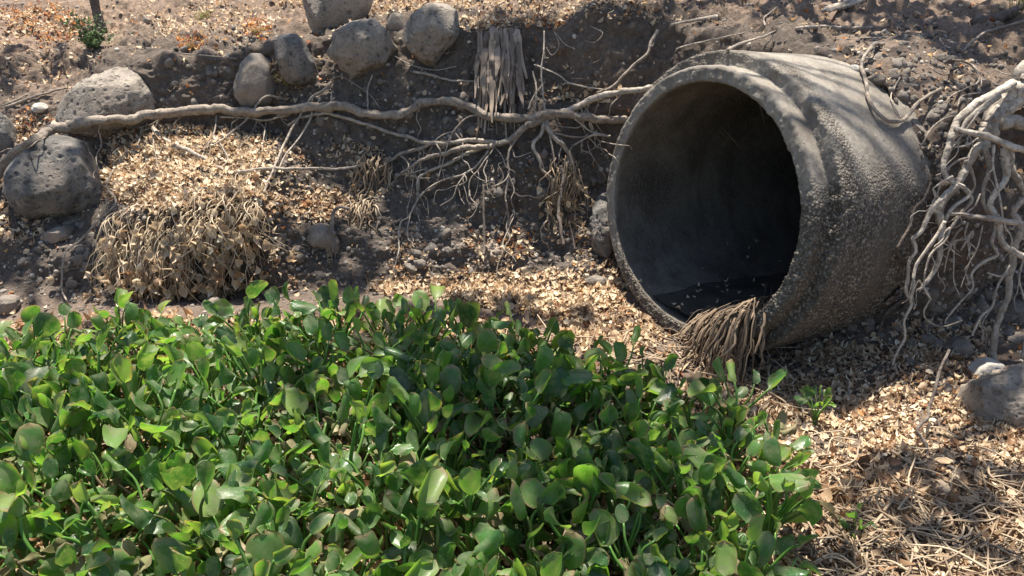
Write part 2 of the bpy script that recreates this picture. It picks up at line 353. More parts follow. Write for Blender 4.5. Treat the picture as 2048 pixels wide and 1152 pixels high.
def build_ground():
    xs_c, lev = [], []
    for u, L in COLS:
        ym = L[2][1]; xs_c.append(u[0] if isinstance(u, tuple) else at_y(u, L[2][0], ym)[0])
        lev.append([(y, z_of(v, y)) for v, y in L])
    lev = np.array(lev); xs_c = np.array(xs_c)
    x = np.concatenate([-np.geomspace(45, 3.35, 22), np.arange(-3.3, 3.5, .0125), np.geomspace(3.6, 45, 22)])
    segs = [(-40, -2, 8), (-2, .7, 12), (.7, None, 150)]
    def lerp(k, c):                                      # level k, component c, across x (smoothed)
        i = np.clip(np.searchsorted(xs_c, x) - 1, 0, len(xs_c) - 2)
        t = smooth01((x - xs_c[i]) / (xs_c[i + 1] - xs_c[i])); return lev[i, k, c] * (1 - t) + lev[i + 1, k, c] * t
    Ls = [(np.full_like(x, -40.), np.zeros_like(x)), (np.full_like(x, -2.), np.zeros_like(x)), (np.full_like(x, .7), np.zeros_like(x))]
    Ls += [(lerp(k, 0), lerp(k, 1)) for k in range(6)]
    yl, zl = Ls[-1]
    Ls += [(np.full_like(x, 8.), zl + .45), (np.full_like(x, 60.), zl + 5.5)]
    cnt = [6, 12, 150, 28, 62, 55, 80, 90, 34, 16]
    # right-hand floor rises a little
    Y, Z, Tt = [], [], []
    for k, n in enumerate(cnt):
        for j in range(n):
            t = j / n; Y.append(Ls[k][0] * (1 - t) + Ls[k + 1][0] * t); Z.append(Ls[k][1] * (1 - t) + Ls[k + 1][1] * t); Tt.append(k + t)
    Y.append(Ls[-1][0]); Z.append(Ls[-1][1]); Tt.append(len(cnt))
    Y = np.array(Y); Z = np.array(Z); Tt = np.array(Tt)
    # soften the corners of the profile
    sm = (Tt > 2.6) & (Tt < 8.5)
    for _ in range(5):
        for A in (Y, Z):
            B = A.copy(); B[1:-1] = .25 * A[:-2] + .5 * A[1:-1] + .25 * A[2:]; A[sm] = B[sm]
    X = np.broadcast_to(x, Y.shape)
    P = np.stack([X, Y, Z], -1)
    def normals(P):
        du = np.gradient(P, axis=1); dv = np.gradient(P, axis=0); n = np.cross(du, dv); return n / (np.linalg.norm(n, axis=-1, keepdims=True) + 1e-9)
    N = normals(P); Q = P.reshape(-1, 3); T2 = np.repeat(Tt, len(x))
    face = smooth01((T2 - 3.2) / 1.2) * (1 - smooth01((T2 - 7.0) / .6)); top = smooth01((T2 - 6.9) / .4)
    near = np.exp(-((Q[:, 0]) / 6) ** 2) * (Q[:, 1] < 9)
    d = fbm(Q, 1.7, 3) * (.012 + .045 * face + .035 * top)
    d += fbm(Q + 5, 6.5, 4, .6) * (.007 + .016 * face + .022 * top)
    rid = 1 - np.abs(fbm(Q * [1, 1, 1.6] + 9, 11, 3)); d += (rid - .6) * (.004 + .018 * face + .016 * top)
    clod = np.clip(fbm(Q + 31, 24, 3), 0, 1); d += clod * (.004 + .012 * face + .03 * top)
    d += np.clip(fbm(Q + 57, 46, 2) - .1, 0, 1) * .016 * top
    d *= near
    P = P + (N.reshape(-1, 3) * d[:, None]).reshape(P.shape)
    # soil is banked against and over the barrel behind its exposed length
    W = P.reshape(-1, 3); C = W - PIPE_C; sx = C @ PIPE_AX; Rv = C - sx[:, None] * PIPE_AX; rr = np.linalg.norm(Rv, axis=1)
    st = .615 + .07 * fbm(W, 3.0, 3); want = .645 + .12 * smooth01((sx - st) / .35) + .03 * np.clip(fbm(W + 71, 9, 3), -.5, 1)
    m = (sx > st) & (sx < 3) & (rr < want); W[m] = (PIPE_C + sx[:, None] * PIPE_AX + Rv / (rr[:, None] + 1e-6) * want[:, None])[m]
    P = W.reshape(P.shape)
    dark_soil = np.clip(.9 * face + .62 * (1 - face - top).clip(0, 1) + .08 * top, 0, 1)  # soil tone: darkest on the face, mid on the bed, lightest on top
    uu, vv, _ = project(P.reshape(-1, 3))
    # the cut face left of the frame takes the lighter soil tone, the gravel face right of the pipe too
    dark_soil -= .4 * np.exp(-((uu - 60) / 160) ** 2) * np.exp(-((vv - 200) / 110) ** 2)
    dark_soil -= .45 * np.exp(-((uu - 1850) / 150) ** 2) * np.exp(-((vv - 190) / 90) ** 2)
    ny, nx = Y.shape
    i = np.arange(ny - 1)[:, None] * nx; j = np.arange(nx - 1)[None]
    F = np.stack([i + j, i + j + 1, i + nx + j + 1, i + nx + j], -1).reshape(-1, 4)
    V = P.reshape(-1, 3)
    # the pipe's trench is cut out of the sheet
    C = V[F].mean(1) - PIPE_C; s = C @ PIPE_AX; r = np.linalg.norm(C - s[:, None] * PIPE_AX, axis=1)
    F = F[~((s > -.005) & (s < 7.5) & (r < .585))]
    me = mesh_np('ground', V, F, True, {'dark_soil': dark_soil.clip(0, 1)}, [M_soil])
    return tag(obj('ground', me), kind='structure'), V, F
PIPE_C = np.array([.785, 3.075, .643]); PYAW, PPIT = R(58.0), R(-6.1)
PIPE_AX = np.array([math.sin(PYAW) * math.cos(PPIT), math.cos(PYAW) * math.cos(PPIT), math.sin(PPIT)])
PIPE_SD = np.array([math.cos(PYAW), -math.sin(PYAW), 0]); PIPE_UP = np.cross(PIPE_SD, PIPE_AX)
ground, GV, GF = build_ground()
bpy.context.view_layer.update()
GC = GV[GF].mean(1); GN = np.cross(GV[GF[:, 2]] - GV[GF[:, 0]], GV[GF[:, 3]] - GV[GF[:, 1]])
GA = np.linalg.norm(GN, axis=1) * .5; GN = GN / (2 * GA[:, None] + 1e-12)
GN[GN[:, 2] < -.7] *= -1
GU, GVv, GD = project(GC)
def hit(u, v):
    ok, p, n, _ = ground.ray_cast(Vector((0, 0, CAM_H)), Vector(ray(u, v)).normalized())
    if not ok: return at_y(u, v, 4.2), np.array([0, -.7, .7])
    return np.array(p), np.array(n)
def drop(x, y, z0=6.0):
    ok, p, n, _ = ground.ray_cast(Vector((x, y, z0)), Vector((0, 0, -1)))
    return (np.array(p), np.array(n)) if ok else (np.array([x, y, 0.]), np.array([0, 0, 1.]))

# ------------------------------------------------------------------ concrete pipe
def build_pipe():
    RI, RL, RB, STEP = .528, .595, .656, .08
    nth = 460
    prof = []                                            # (s, r, inside)
    for s in np.linspace(1.5, .012, 90): prof.append((s, RI, 1))
    prof += [(.004, RI + .005, 0), (0, RI + .012, 0)]
    for r in np.linspace(RI + .02, RL - .012, 8): prof.append((0, r, 0))
    prof += [(.003, RL - .004, 0), (.01, RL, 0)]
    for s in np.linspace(.018, STEP - .004, 9): prof.append((s, RL, 0))
    for r in np.linspace(RL + .006, RB - .008, 6): prof.append((STEP, r, 0))
    prof += [(STEP + .004, RB - .002, 0)]
    for s in np.linspace(STEP + .012, 1.5, 130): prof.append((s, RB, 0))
    prof = np.array(prof); th = np.linspace(0, 2 * np.pi, nth, endpoint=False)
    S = np.repeat(prof[:, 0], nth); Rr = np.repeat(prof[:, 1], nth); TH = np.tile(th, len(prof)); ins = np.repeat(prof[:, 2], nth)
    cs, sn = np.cos(TH), np.sin(TH)                       # cs: towards PIPE_SD (right side), sn: up
    Q = np.stack([S, Rr * cs, Rr * sn], 1)
    rough = np.where(ins > 0, .35, .30 + .75 * smooth01((.62 - sn) / .75) * smooth01((cs + .9) / .5)).clip(0, 1)
    rough += .25 * np.exp(-((S - STEP - .05) / .06) ** 2) * (Rr > RL)
    rough = rough.clip(0, 1)
    n_fine = fbm(Q, 48, 3, .7); n_mid = fbm(Q + 3, 13, 3); n_edge = fbm(Q + 8, 26, 4, .6)
    dr = n_fine * (.0004 + .0042 * rough ** 2.2) + n_mid * .0015
    edge = np.exp(-(S / .012) ** 2) + (np.exp(-((S - STEP) / .012) ** 2)) * (Rr > RB - .012)
    chip = np.clip(n_edge - .3, 0, 1) * .008 * edge
    dr = np.where(ins > 0, n_fine * .0008 - n_mid * .001, dr - chip)
    n_lip = fbm(Q + 41, 9, 4, .55)
    ds = np.where((S < .012), np.clip(n_lip, -.3, 1) * .003 + n_fine * .001, 0) + np.where((S > STEP - .002) & (S < STEP + .01) & (ins == 0), np.clip(n_edge, -.4, 1) * .004, 0)
    r2 = Rr + dr; s2 = S + ds + n_fine * .0015
    # long faint grooves left by the mould
    r2 = r2 - np.where((ins == 0) & (S > .1), .004 * np.exp(-((S - .33) / .012) ** 2) + .003 * np.exp(-((S - .26) / .02) ** 2), 0)
    V = PIPE_C + s2[:, None] * PIPE_AX + (r2 * cs)[:, None] * PIPE_SD + (r2 * sn)[:, None] * PIPE_UP
    m = len(prof); i = np.arange(m)[:, None] * nth; j = np.arange(nth)[None]; j2 = (j + 1) % nth; i2 = (np.arange(m) + 1)[:, None] % m * nth
    F = np.stack([i + j, i2 + j, i2 + j2, i + j2], -1)
    mi = (prof[:, 2] > 0).astype(int); mi = np.repeat(mi, nth)
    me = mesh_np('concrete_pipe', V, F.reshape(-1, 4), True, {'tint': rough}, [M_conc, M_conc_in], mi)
    p = obj('concrete_pipe', me)
    tag(p, 'huge weathered grey concrete drain pipe jutting out of the earth bank', 'pipe')
    # next section deeper in, with a joint
    prof = [(1.515, .655)] + [(1.515, RI + .02), (1.53, RI - .012), (1.56, RI - .016)] + [(s, RI - .016) for s in np.linspace(1.7, 7, 20)] + [(7.05, .3), (7.06, 0.002), (7.2, .002), (7.2, .66)]
    prof = np.array(prof); nt2 = 96; th = np.linspace(0, 2 * np.pi, nt2, endpoint=False)
    V = (PIPE_C + prof[:, None, :1] * PIPE_AX + prof[:, None, 1:] * (np.cos(th)[None, :, None] * PIPE_SD + np.sin(th)[None, :, None] * PIPE_UP)).reshape(-1, 3)
    m = len(prof); i = np.arange(m)[:, None] * nt2; i2 = ((np.arange(m) + 1) % m)[:, None] * nt2; j = np.arange(nt2)[None]; j2 = (j + 1) % nt2
    F = np.stack([i + j, i2 + j, i2 + j2, i + j2], -1).reshape(-1, 4)
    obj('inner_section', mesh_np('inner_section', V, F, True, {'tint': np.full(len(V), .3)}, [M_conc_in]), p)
    # silt on the invert
    ns, nw = 60, 24; s = np.linspace(.035, 6.5, ns); V = []
    for a in s:
        dep = .035 + .012 * math.sin(a * 3)
        half = math.sqrt(RI ** 2 - (RI - dep) ** 2)
        for w in np.linspace(-1, 1, nw): V.append(PIPE_C + PIPE_AX * a + PIPE_SD * half * w + PIPE_UP * (-RI + dep))
    V = np.array(V); V[:, 2] += fbm(V, 14, 3) * .006
    i = np.arange(ns - 1)[:, None] * nw; j = np.arange(nw - 1)[None]
    F = np.stack([i + j, i + j + 1, i + nw + j + 1, i + nw + j], -1).reshape(-1, 4)
    tag(obj('silt', mesh_np('silt', V, F, True, None, [M_mud])), 'dark wet silt lying along the bottom inside the pipe', 'silt', kind='stuff')
    return p
pipe = build_pipe()
bpy.context.view_layer.update()
SOLID = [pipe]
def hit_any(u, v):
    """first of ground, pipe and boulders"""
    g, n = hit(u, v); o = Vector((0, 0, CAM_H)); d = Vector(ray(u, v)).normalized(); best = np.linalg.norm(g - np.array(o))
    for s in SOLID:
        ok, p, pn, _ = s.ray_cast(o - s.location, d)
        if ok and (p + s.location - o).length < best: g, n = np.array(p + s.location), np.array(pn); best = (p + s.location - o).length
    return g, n
#PART2
# ------------------------------------------------------------------ boulders: each from its own outline, with real depth
def ico(sub):
    import bmesh
    bm = bmesh.new(); bmesh.ops.create_icosphere(bm, subdivisions=sub, radius=1.0)
    V = np.array([v.co[:] for v in bm.verts]); F = np.array([[v.index for v in f.verts] for f in bm.faces]); bm.free(); return V, F
ICO = {k: ico(k) for k in (1, 2, 3, 5, 6)}
def boulder(name, pts, label, cat, mat, depth=.75, out=.25, pits=40, lump=.05, y=None, seed=0, sub=None):
    sub = sub or (6 if pits >= 25 else 5)
    pts = np.array(pts, float); c = pts.mean(0)
    # centroid of the outline
    x, yv = pts[:, 0], pts[:, 1]; x1, y1 = np.roll(x, -1), np.roll(yv, -1); cr = x * y1 - x1 * yv
    if abs(cr.sum()) > 1: c = np.array([((x + x1) * cr).sum(), ((yv + y1) * cr).sum()]) / (3 * cr.sum())
    dense = spline(np.vstack([pts, pts[:1]]), 10); d = dense - c
    ang = np.arctan2(-d[:, 1], d[:, 0]); rad = np.hypot(*d.T); o = np.argsort(ang); ang, rad = ang[o], rad[o]
    ang = np.concatenate([ang - 2 * np.pi, ang, ang + 2 * np.pi]); rad = np.tile(rad, 3)
    rv = ray(*c); fwd = rv / np.linalg.norm(rv)
    if y is None:
        p, n = hit(*c); dist = np.dot(p - [0, 0, CAM_H], fwd)
    else: dist = np.linalg.norm(rv) * y / rv[1]
    right = np.cross(fwd, [0, 0, 1.]); right /= np.linalg.norm(right); up = np.cross(right, fwd)
    avg = rad.mean(); scale0 = dist / FPX / np.linalg.norm(rv)
    dist -= (out - .0) * avg * scale0 * depth * 1.0
    cen = np.array([0, 0, CAM_H]) + fwd * dist
    sc = dist / FPX / np.linalg.norm(rv)
    V, F = ICO[sub]; a = np.arctan2(V[:, 1], V[:, 0]); rr = np.interp(a, ang, rad)
    h = np.hypot(V[:, 0], V[:, 1])
    prof = h ** .85                                       # a fuller shoulder than a sphere's
    sgn = np.sign(V[:, 2]); zz = np.abs(V[:, 2]) ** .9 * sgn * avg * depth
    L = np.stack([np.cos(a) * prof * rr, np.sin(a) * prof * rr, zz], 1) * sc
    W = L[:, :1] * right + L[:, 1:2] * up - L[:, 2:] * fwd
    nr = W / (np.linalg.norm(W, axis=1)[:, None] + 1e-9); size = avg * sc
    S = W / size + seed * 3.1
    # broad facets, lumps, then pores
    W += nr * (size * (lump * fbm(S, 1.3, 3) + .045 * fbm(S, 3.6, 4, .6) + .014 * fbm(S, 17, 4, .65))[:, None])
    r2 = np.random.default_rng(seed + 100)
    for q in range(9):
        f_ = right * r2.normal(0, .8) + up * r2.normal(.1, .8) - fwd * r2.uniform(.35, 1.2); f_ /= np.linalg.norm(f_)
        pr = W @ f_; cut = pr.max() * r2.uniform(.74, .93); W = W - f_ * (np.clip(pr - cut, 0, None) * .82)[:, None]
    if pits:
        pits = int(pits * 3.2); K = r2.integers(0, len(W), pits); rad_p = size * (.018 + .055 * r2.random(pits) ** 2.2)
        for k, rp in zip(K, rad_p):
            dd = np.linalg.norm((W - W[k]), axis=1); W -= nr * (np.clip(1 - (dd / rp) ** 2, 0, 1) * rp * .85)[:, None]
    o = obj(name, mesh_np(name, W, F, True, None, [mat]), None, cen)
    SOLID.append(o)
    return tag(o, label, cat)
boulder('boulder', [(118, 205), (150, 178), (195, 155), (240, 138), (290, 134), (314, 160), (316, 195), (308, 235), (262, 262), (195, 266), (128, 250)], 'large light grey pitted boulder above the long root, at left', 'boulder', M_basalt, seed=1, out=.25, pits=70)
boulder('boulder', [(20, 370), (38, 310), (80, 276), (135, 272), (185, 290), (218, 330), (225, 380), (208, 425), (165, 440), (105, 432), (45, 415)], 'biggest rounded dark pitted boulder beside the mound of dry leaves', 'boulder', M_basalt_dark, seed=2, out=.55, pits=80, depth=.85)
boulder('boulder', [(-50, 260), (-20, 226), (10, 226), (30, 255), (34, 290), (20, 322), (-20, 335), (-55, 310)], 'rounded grey boulder cut off by the left edge beneath the root end', 'boulder', M_basalt_dark, seed=3, out=.5)
boulder('boulder', [(467, 190), (475, 155), (490, 125), (515, 109), (540, 118), (556, 150), (552, 185), (535, 208), (505, 215), (480, 210)], 'smooth pear-shaped tan boulder standing above the long root', 'boulder', M_rock, seed=4, out=.3, pits=10)
boulder('boulder', [(552, 115), (560, 80), (590, 66), (610, 85), (625, 120), (632, 155), (600, 170), (565, 160)], 'dark grey wedge-shaped boulder behind the dry grass', 'boulder', M_basalt_dark, seed=5, out=.3, pits=10)
boulder('boulder', [(602, 40), (610, -10), (650, -35), (720, -30), (742, 0), (725, 40), (690, 58), (640, 70), (612, 62)], 'long grey boulder at the top edge lying over the angular one', 'boulder', M_basalt, seed=26, out=.0, y=4.6, pits=30, depth=.8)
boulder('boulder', [(655, 105), (672, 68), (705, 45), (745, 46), (770, 62), (794, 100), (775, 125), (748, 148), (715, 160), (690, 140)], 'angular light grey boulder with sunlit face in the middle of the boulder row', 'boulder', M_basalt, seed=7, out=.3, pits=25, lump=.09)
boulder('boulder', [(812, 60), (835, 25), (880, 8), (915, 25), (920, 60), (900, 95), (865, 126), (840, 118), (818, 95)], 'rough brown grey boulder left of the hanging strips', 'boulder', M_basalt, seed=8, out=.3, pits=40, lump=.08)
boulder('boulder', [(772, 48), (785, 28), (803, 30), (812, 50), (800, 66), (780, 66)], 'small round pinkish boulder between two larger ones at the top', 'boulder', M_rock, seed=9, out=.6, pits=0)
boulder('boulder', [(1920, 840), (1938, 800), (1975, 758), (2030, 722), (2080, 712), (2130, 760), (2120, 840), (2060, 868), (2000, 884), (1945, 876)], 'large flat-faced grey boulder with deep pores at right edge on leaf litter', 'boulder', M_basalt, seed=10, out=.8, pits=45, depth=.7, lump=.06)
boulder('boulder', [(1935, 745), (1945, 722), (1968, 712), (2000, 722), (2010, 755), (1995, 780), (1962, 784)], 'pale whitish boulder wedged behind the large porous boulder', 'boulder', M_pale, seed=11, out=.6, pits=0)
boulder('boulder', [(1888, 700), (1896, 680), (1922, 672), (1942, 690), (1938, 712), (1910, 718)], 'round dark brown stone below the hanging root tips', 'stone', M_rock, seed=12, out=.7, pits=0)
boulder('rock', [(612, 470), (630, 446), (660, 448), (678, 480), (668, 508), (640, 495), (622, 488)], 'broken yellowish rock under the small root elbow', 'rock', M_rock, seed=13, out=.6, pits=6, lump=.12)
boulder('rock', [(80, 470), (100, 458), (138, 455), (148, 470), (130, 484), (90, 484)], 'flat grey stone pressed into soil below the biggest boulder', 'stone', M_rock, seed=14, out=.5, pits=0)
boulder('rock', [(-6, 612), (8, 592), (30, 590), (38, 608), (28, 626), (2, 630)], 'rounded purple grey stone at left edge behind the plants', 'stone', M_rock, seed=15, out=.7, pits=0)
boulder('rock', [(402, 612), (412, 598), (436, 596), (448, 608), (438, 622), (412, 624)], 'brown stone lying at the foot of the dry plant curtain', 'stone', M_rock, seed=16, out=.8, pits=0)
boulder('rock', [(1168, 560), (1190, 551), (1214, 556), (1216, 568), (1190, 574), (1170, 570)], 'flat reddish stone on leaves left of the pipe mouth', 'stone', M_rock, seed=17, out=.8, pits=0)
boulder('rock', [(1180, 440), (1186, 400), (1205, 384), (1226, 400), (1236, 450), (1226, 510), (1200, 520), (1184, 490)], 'rough lump of cemented rubble tucked behind the left rim of pipe', 'rock', M_basalt_dark, seed=18, out=.3, pits=40, lump=.15)
boulder('rock', [(64, 216), (72, 207), (88, 207), (96, 216), (88, 224), (70, 224)], 'small pale stone at left beside the dry sticks', 'stone', M_pale, seed=19, out=.7, pits=0)
boulder('rock', [(290, 30), (296, 36), (306, 40), (298, 48), (286, 44)], 'tiny pale stone on the upper slope near the shrub', 'stone', M_rock, seed=20, out=.8, pits=0, sub=3)
boulder('rock', [(1700, 130), (1712, 130), (1722, 140), (1718, 152), (1704, 150), (1696, 140)], 'pale round stone under the arching root by the pipe', 'stone', M_pale, seed=21, out=.7, pits=0, sub=3)
boulder('rock', [(1790, 125), (1800, 114), (1812, 124), (1812, 136), (1798, 140)], 'round tan stone in gravel above the arching root', 'stone', M_rock, seed=22, out=.7, pits=0, sub=3)
boulder('rock', [(1878, 778), (1886, 768), (1900, 768), (1904, 780), (1896, 790), (1882, 790)], 'small round pinkish stone on leaf litter near the standing twig', 'stone', M_cobble, seed=23, out=.9, pits=0, sub=3)

bpy.context.view_layer.update()
# ------------------------------------------------------------------ cobbles set in the bank: a few shapes, copied
cob_me = []
for k in range(9):
    V, F = ICO[3]; a = np.array([1, rng.uniform(.6, .9), rng.uniform(.4, .7)])
    W = V * a; W += V * (fbm(V + 7 * k, 1.2, 3) * .16 + fbm(V + 3 * k, 4, 3) * .04)[:, None]
    cob_me.append(mesh_np('cobble', W, F, True, None, [M_cobble if k % 3 else M_rock]))
ZONES = [  # u0 v0 u1 v1 count size(px) label
    (640, 160, 800, 290, 16, (7, 14), 'grey cobble set in dark soil under the boulder row'),
    (800, 150, 960, 290, 16, (6, 14), 'tan cobble set in the bank beside the hanging strips'),
    (320, 120, 470, 215, 14, (6, 12), 'cobble stuck in the dark recess between two left boulders'),
    (440, 240, 620, 320, 14, (6, 12), 'small cobble showing below the long root'),
    (30, 430, 220, 590, 24, (6, 15), 'cobble on the gravelly slope under the biggest boulder'),
    (550, 460, 660, 560, 12, (6, 13), 'dark cobble between the dry curtain and the small clumps'),
    (820, 400, 960, 560, 26, (7, 17), 'cobble on the dark gravel slope in the middle of bank'),
    (980, 300, 1200, 480, 18, (7, 15), 'cobble in the shaded bank left of the pipe rim'),
    (1730, 110, 1920, 240, 60, (6, 18), 'sunlit pebbly stone in the gravel face right of the pipe'),
    (1800, 240, 1900, 360, 26, (6, 13), 'grey stone in the shaded gravel right of the pipe'),
    (1850, 580, 2040, 690, 40, (9, 24), 'dark rounded cobble heaped under the hanging roots'),
    (1560, 640, 1840, 740, 18, (10, 24), 'cobble lying in the shadow beneath the pipe'),
    (250, 40, 560, 110, 14, (5, 10), 'small stone scattered on the upper slope'),
    (1000, 60, 1060, 130, 0, (5, 9), '')]
for (u0, v0, u1, v1, n, (a, b), lab) in ZONES:
    for k in range(n):
        u, v = rng.uniform(u0, u1), rng.uniform(v0, v1)
        p, nn = hit(u, v); dep = project(p)[2]
        size = (a + (b - a) * rng.random() ** 1.8) * dep / FPX
        o = obj('cobble', cob_me[int(rng.integers(9))])
        M = frames(nn[None], rng.uniform(0, 6.28, 1), rng.uniform(0, .5, 1))[0]
        from mathutils import Matrix
        o.matrix_world = Matrix.Translation(Vector(p - nn * size * .12)) @ Matrix(M.tolist()).to_4x4() @ Matrix.Diagonal((size, size, size, 1))
        tag(o, lab, 'cobble', lab.replace('cobble', 'cobbles').replace('stone', 'stones'))

# ------------------------------------------------------------------ scatter helpers on the ground sheet
def dens(u, v, blobs, base=0.0):
    r = np.full(np.shape(u), base, float)
    for (cu, cv, ru, rv, w) in blobs:
        q = ((u - cu) / ru) ** 2 + ((v - cv) / rv) ** 2; r = np.maximum(r, w * smooth01((1.35 - q) / .7))
    return r
INVIEW = (GU > -250) & (GU < 2350) & (GVv > -160) & (GVv < 1400) & (GD > .5) & (GC[:, 1] < 9)
def pick(weight, N):
    """N points on the sheet, weight per face (times its area)"""
    w = GA * weight * INVIEW; c = np.cumsum(w); i = np.searchsorted(c, rng.random(N) * c[-1]); i = np.clip(i, 0, len(GF) - 1)
    q = GV[GF[i]]; s, t = rng.random((2, N, 1))
    return (q[:, 0] * (1 - s) + q[:, 1] * s) * (1 - t) + (q[:, 3] * (1 - s) + q[:, 2] * s) * t, GN[i]
def out_of_pipe(P, r=.66):
    C = P - PIPE_C; s = C @ PIPE_AX; d = np.linalg.norm(C - s[:, None] * PIPE_AX, axis=1); return ~((s > -.01) & (d < r))

# gravel
Vp, Fp = ICO[1]
gw = dens(GU, GVv, [(750, 420, 600, 160, 1), (150, 520, 230, 110, 1.2), (1820, 200, 160, 160, 1.5), (1900, 560, 220, 150, 1.4), (1600, 690, 300, 70, 1), (700, 220, 400, 80, .8), (1000, 480, 260, 120, 1.3), (600, 530, 120, 80, 1.2)], .22) * np.where(GVv < 90, .6, 1)
P, Nn = pick(gw, 25000); k = out_of_pipe(P); P, Nn = P[k], Nn[k]; N = len(P)
size = .0035 + .015 * rng.random(N) ** 3.0
M = frames(Nn, rng.uniform(0, 6.28, N), rng.uniform(0, .5, N)) * (np.stack([np.ones(N), rng.uniform(.6, 1, N), rng.uniform(.35, .75, N)], 1) * size[:, None])[:, None, :]
Vv, Ff = scatter(Vp * rng.uniform(.85, 1.15, (len(Vp), 1)), Fp, M, P)
M_gravel = mat_rock('gravel_stone', (.07, .06, .052), (.13, .112, .096), (.24, .205, .172), pit=0)
_nt = M_gravel.node_tree; _p = _nt.nodes['Principled BSDF']
_c = ramp(_nt, attr(_nt, 'tint'), [(0, (.06, .053, .047)), (.5, (.14, .12, .103)), (.82, (.26, .222, .185)), (1, (.46, .41, .35))]); _nt.links.new(_c, _p.inputs['Base Color'])
tag(obj('gravel', mesh_np('gravel', Vv, Ff, True, {'tint': np.repeat(rng.random(N), len(Vp))}, [M_gravel])), 'small gravel strewn over the earth bank', 'gravel', kind='stuff')

# fallen leaves: one folded, curled oval each
def leaf_template(curl=.25, fold=.25, w=.34):
    t = np.array([0, .3, .68, 1.0]); V = [(0, 0, 0)]
    for a, ww in ((.3, w), (.68, w * .92)):
        for s in (-1, 0, 1): V.append((a - .5, s * ww, fold * abs(s) * ww + curl * (a - .5) ** 2 * 2))
    V[0] = (-.5, 0, curl * .5); V.append((.5, 0, curl * .5))
    F = [(0, 2, 1, 0), (0, 3, 2, 0), (1, 2, 5, 4), (2, 3, 6, 5), (4, 5, 7, 4), (5, 6, 7, 5)]
    V = np.array(V); tri = np.array([(0, 2, 1), (0, 3, 2), (1, 2, 4), (2, 5, 4), (2, 3, 5), (3, 6, 5), (4, 5, 7), (5, 6, 7)])
    return V, tri
TPL = [leaf_template(c, f, w) for c, f, w in ((.3, .3, .30), (1.1, .7, .3), (-.5, .8, .34), (1.5, -.5, .24), (.2, -.5, .36), (-.9, .4, .17), (1.3, .5, .11), (-.7, .6, .14), (2.0, .3, .2))]
def strew(name, label, weight, N, size, mat, lift=.012, tilt=.55, tint=(0, 1), kind='stuff', cat='leaf litter'):
    P, Nn = pick(weight, N); k = out_of_pipe(P); P, Nn = P[k], Nn[k]; N = len(P)
    up = Nn * .6 + np.array([0, -.05, .5]); Ms = frames(up, rng.uniform(0, 6.28, N), np.abs(rng.normal(0, tilt, N)))
    P = P + Nn * (rng.random(N) ** 1.5 * lift + .003)[:, None]
    sz = size[0] + (size[1] - size[0]) * rng.random(N) ** 1.7; which = rng.integers(0, len(TPL), N); Vs, Fs, Ts, n0 = [], [], [], 0
    tn = tint[0] + (tint[1] - tint[0]) * np.clip(rng.normal(.46, .29, N), 0, 1)
    for q, (Vt, Ft) in enumerate(TPL):
        s = which == q
        V, F = scatter(Vt, Ft, Ms[s] * sz[s][:, None, None], P[s]); Vs.append(V); Fs.append(F + n0); n0 += len(V)
        Ts.append(np.repeat(tn[s], len(Vt)))
    o = obj(name, mesh_np(name, np.vstack(Vs), np.vstack(Fs), True, {'tint': np.concatenate(Ts)}, [mat]))
    return tag(o, label, cat, kind=kind)
LITTER = [(380, 310, 170, 45, 1), (360, 370, 160, 55, 1.1), (500, 320, 130, 55, .55), (640, 410, 90, 38, .95), (560, 395, 60, 30, .8), (600, 520, 60, 60, .22), (700, 320, 60, 40, .4),
          (1000, 500, 75, 45, .5), (980, 575, 230, 30, 1.1), (1120, 590, 170, 45, 1.15), (1240, 640, 130, 60, 1), (830, 515, 55, 45, .4), (1130, 440, 40, 60, .35), (1190, 520, 50, 50, .5),
          (1020, 560, 150, 25, .7), (80, 265, 60, 40, .7), (40, 440, 60, 60, .3), (330, 275, 130, 25, .8), (560, 165, 50, 40, .5), (1180, 185, 90, 22, .5), (1560, 770, 120, 40, .7),
          (1750, 790, 260, 110, 1.0), (1620, 860, 300, 140, 1.0), (1900, 950, 300, 160, 1.0), (1750, 1080, 400, 160, .9), (1960, 640, 90, 40, .35), (1850, 690, 130, 50, .6),
          (70, 45, 110, 30, .3), (60, 120, 100, 60, .1), (430, 45, 140, 40, .12), (750, 8, 200, 22, .32), (1150, 12, 200, 22, .3), (1000, 45, 120, 14, .4), (1240, 30, 140, 20, .25)]
lw = dens(GU, GVv, LITTER, .016); lw = lw * (.35 + .9 * smooth01((fbm(GC, 5, 3) + .5)))
flat = smooth01((GN[:, 2] - .12) / .35)
strew('leaf_litter', 'pale dry fallen leaves heaped over ledges and along the bank foot', lw * (.12 + flat), 38000, (.012, .043), M_litter, .016)
OR = [(60, 35, 90, 30, 1), (110, 60, 60, 25, 1), (385, 85, 32, 16, 1.6), (515, 60, 30, 20, 1.2), (330, 400, 120, 60, .25), (1150, 600, 160, 40, .3), (250, 360, 30, 60, .5), (620, 430, 80, 40, .3), (70, 250, 50, 35, .5), (1050, 50, 120, 18, .5), (700, 640, 40, 25, .8), (1030, 480, 40, 30, .6)]
strew('leaf_litter', 'rust orange fallen leaves scattered among the pale ones', dens(GU, GVv, OR, .012) * (.2 + flat), 2600, (.016, .034), M_orange, .014)
strew('leaf_litter', 'dry leaves lying below the green plant bed', smooth01((1180 - GU) / 900 + .4) * (GC[:, 1] < 3.15) * (GC[:, 2] < .12) * 1.0, 9000, (.03, .07), M_litter, .03, .6, (0, .7))
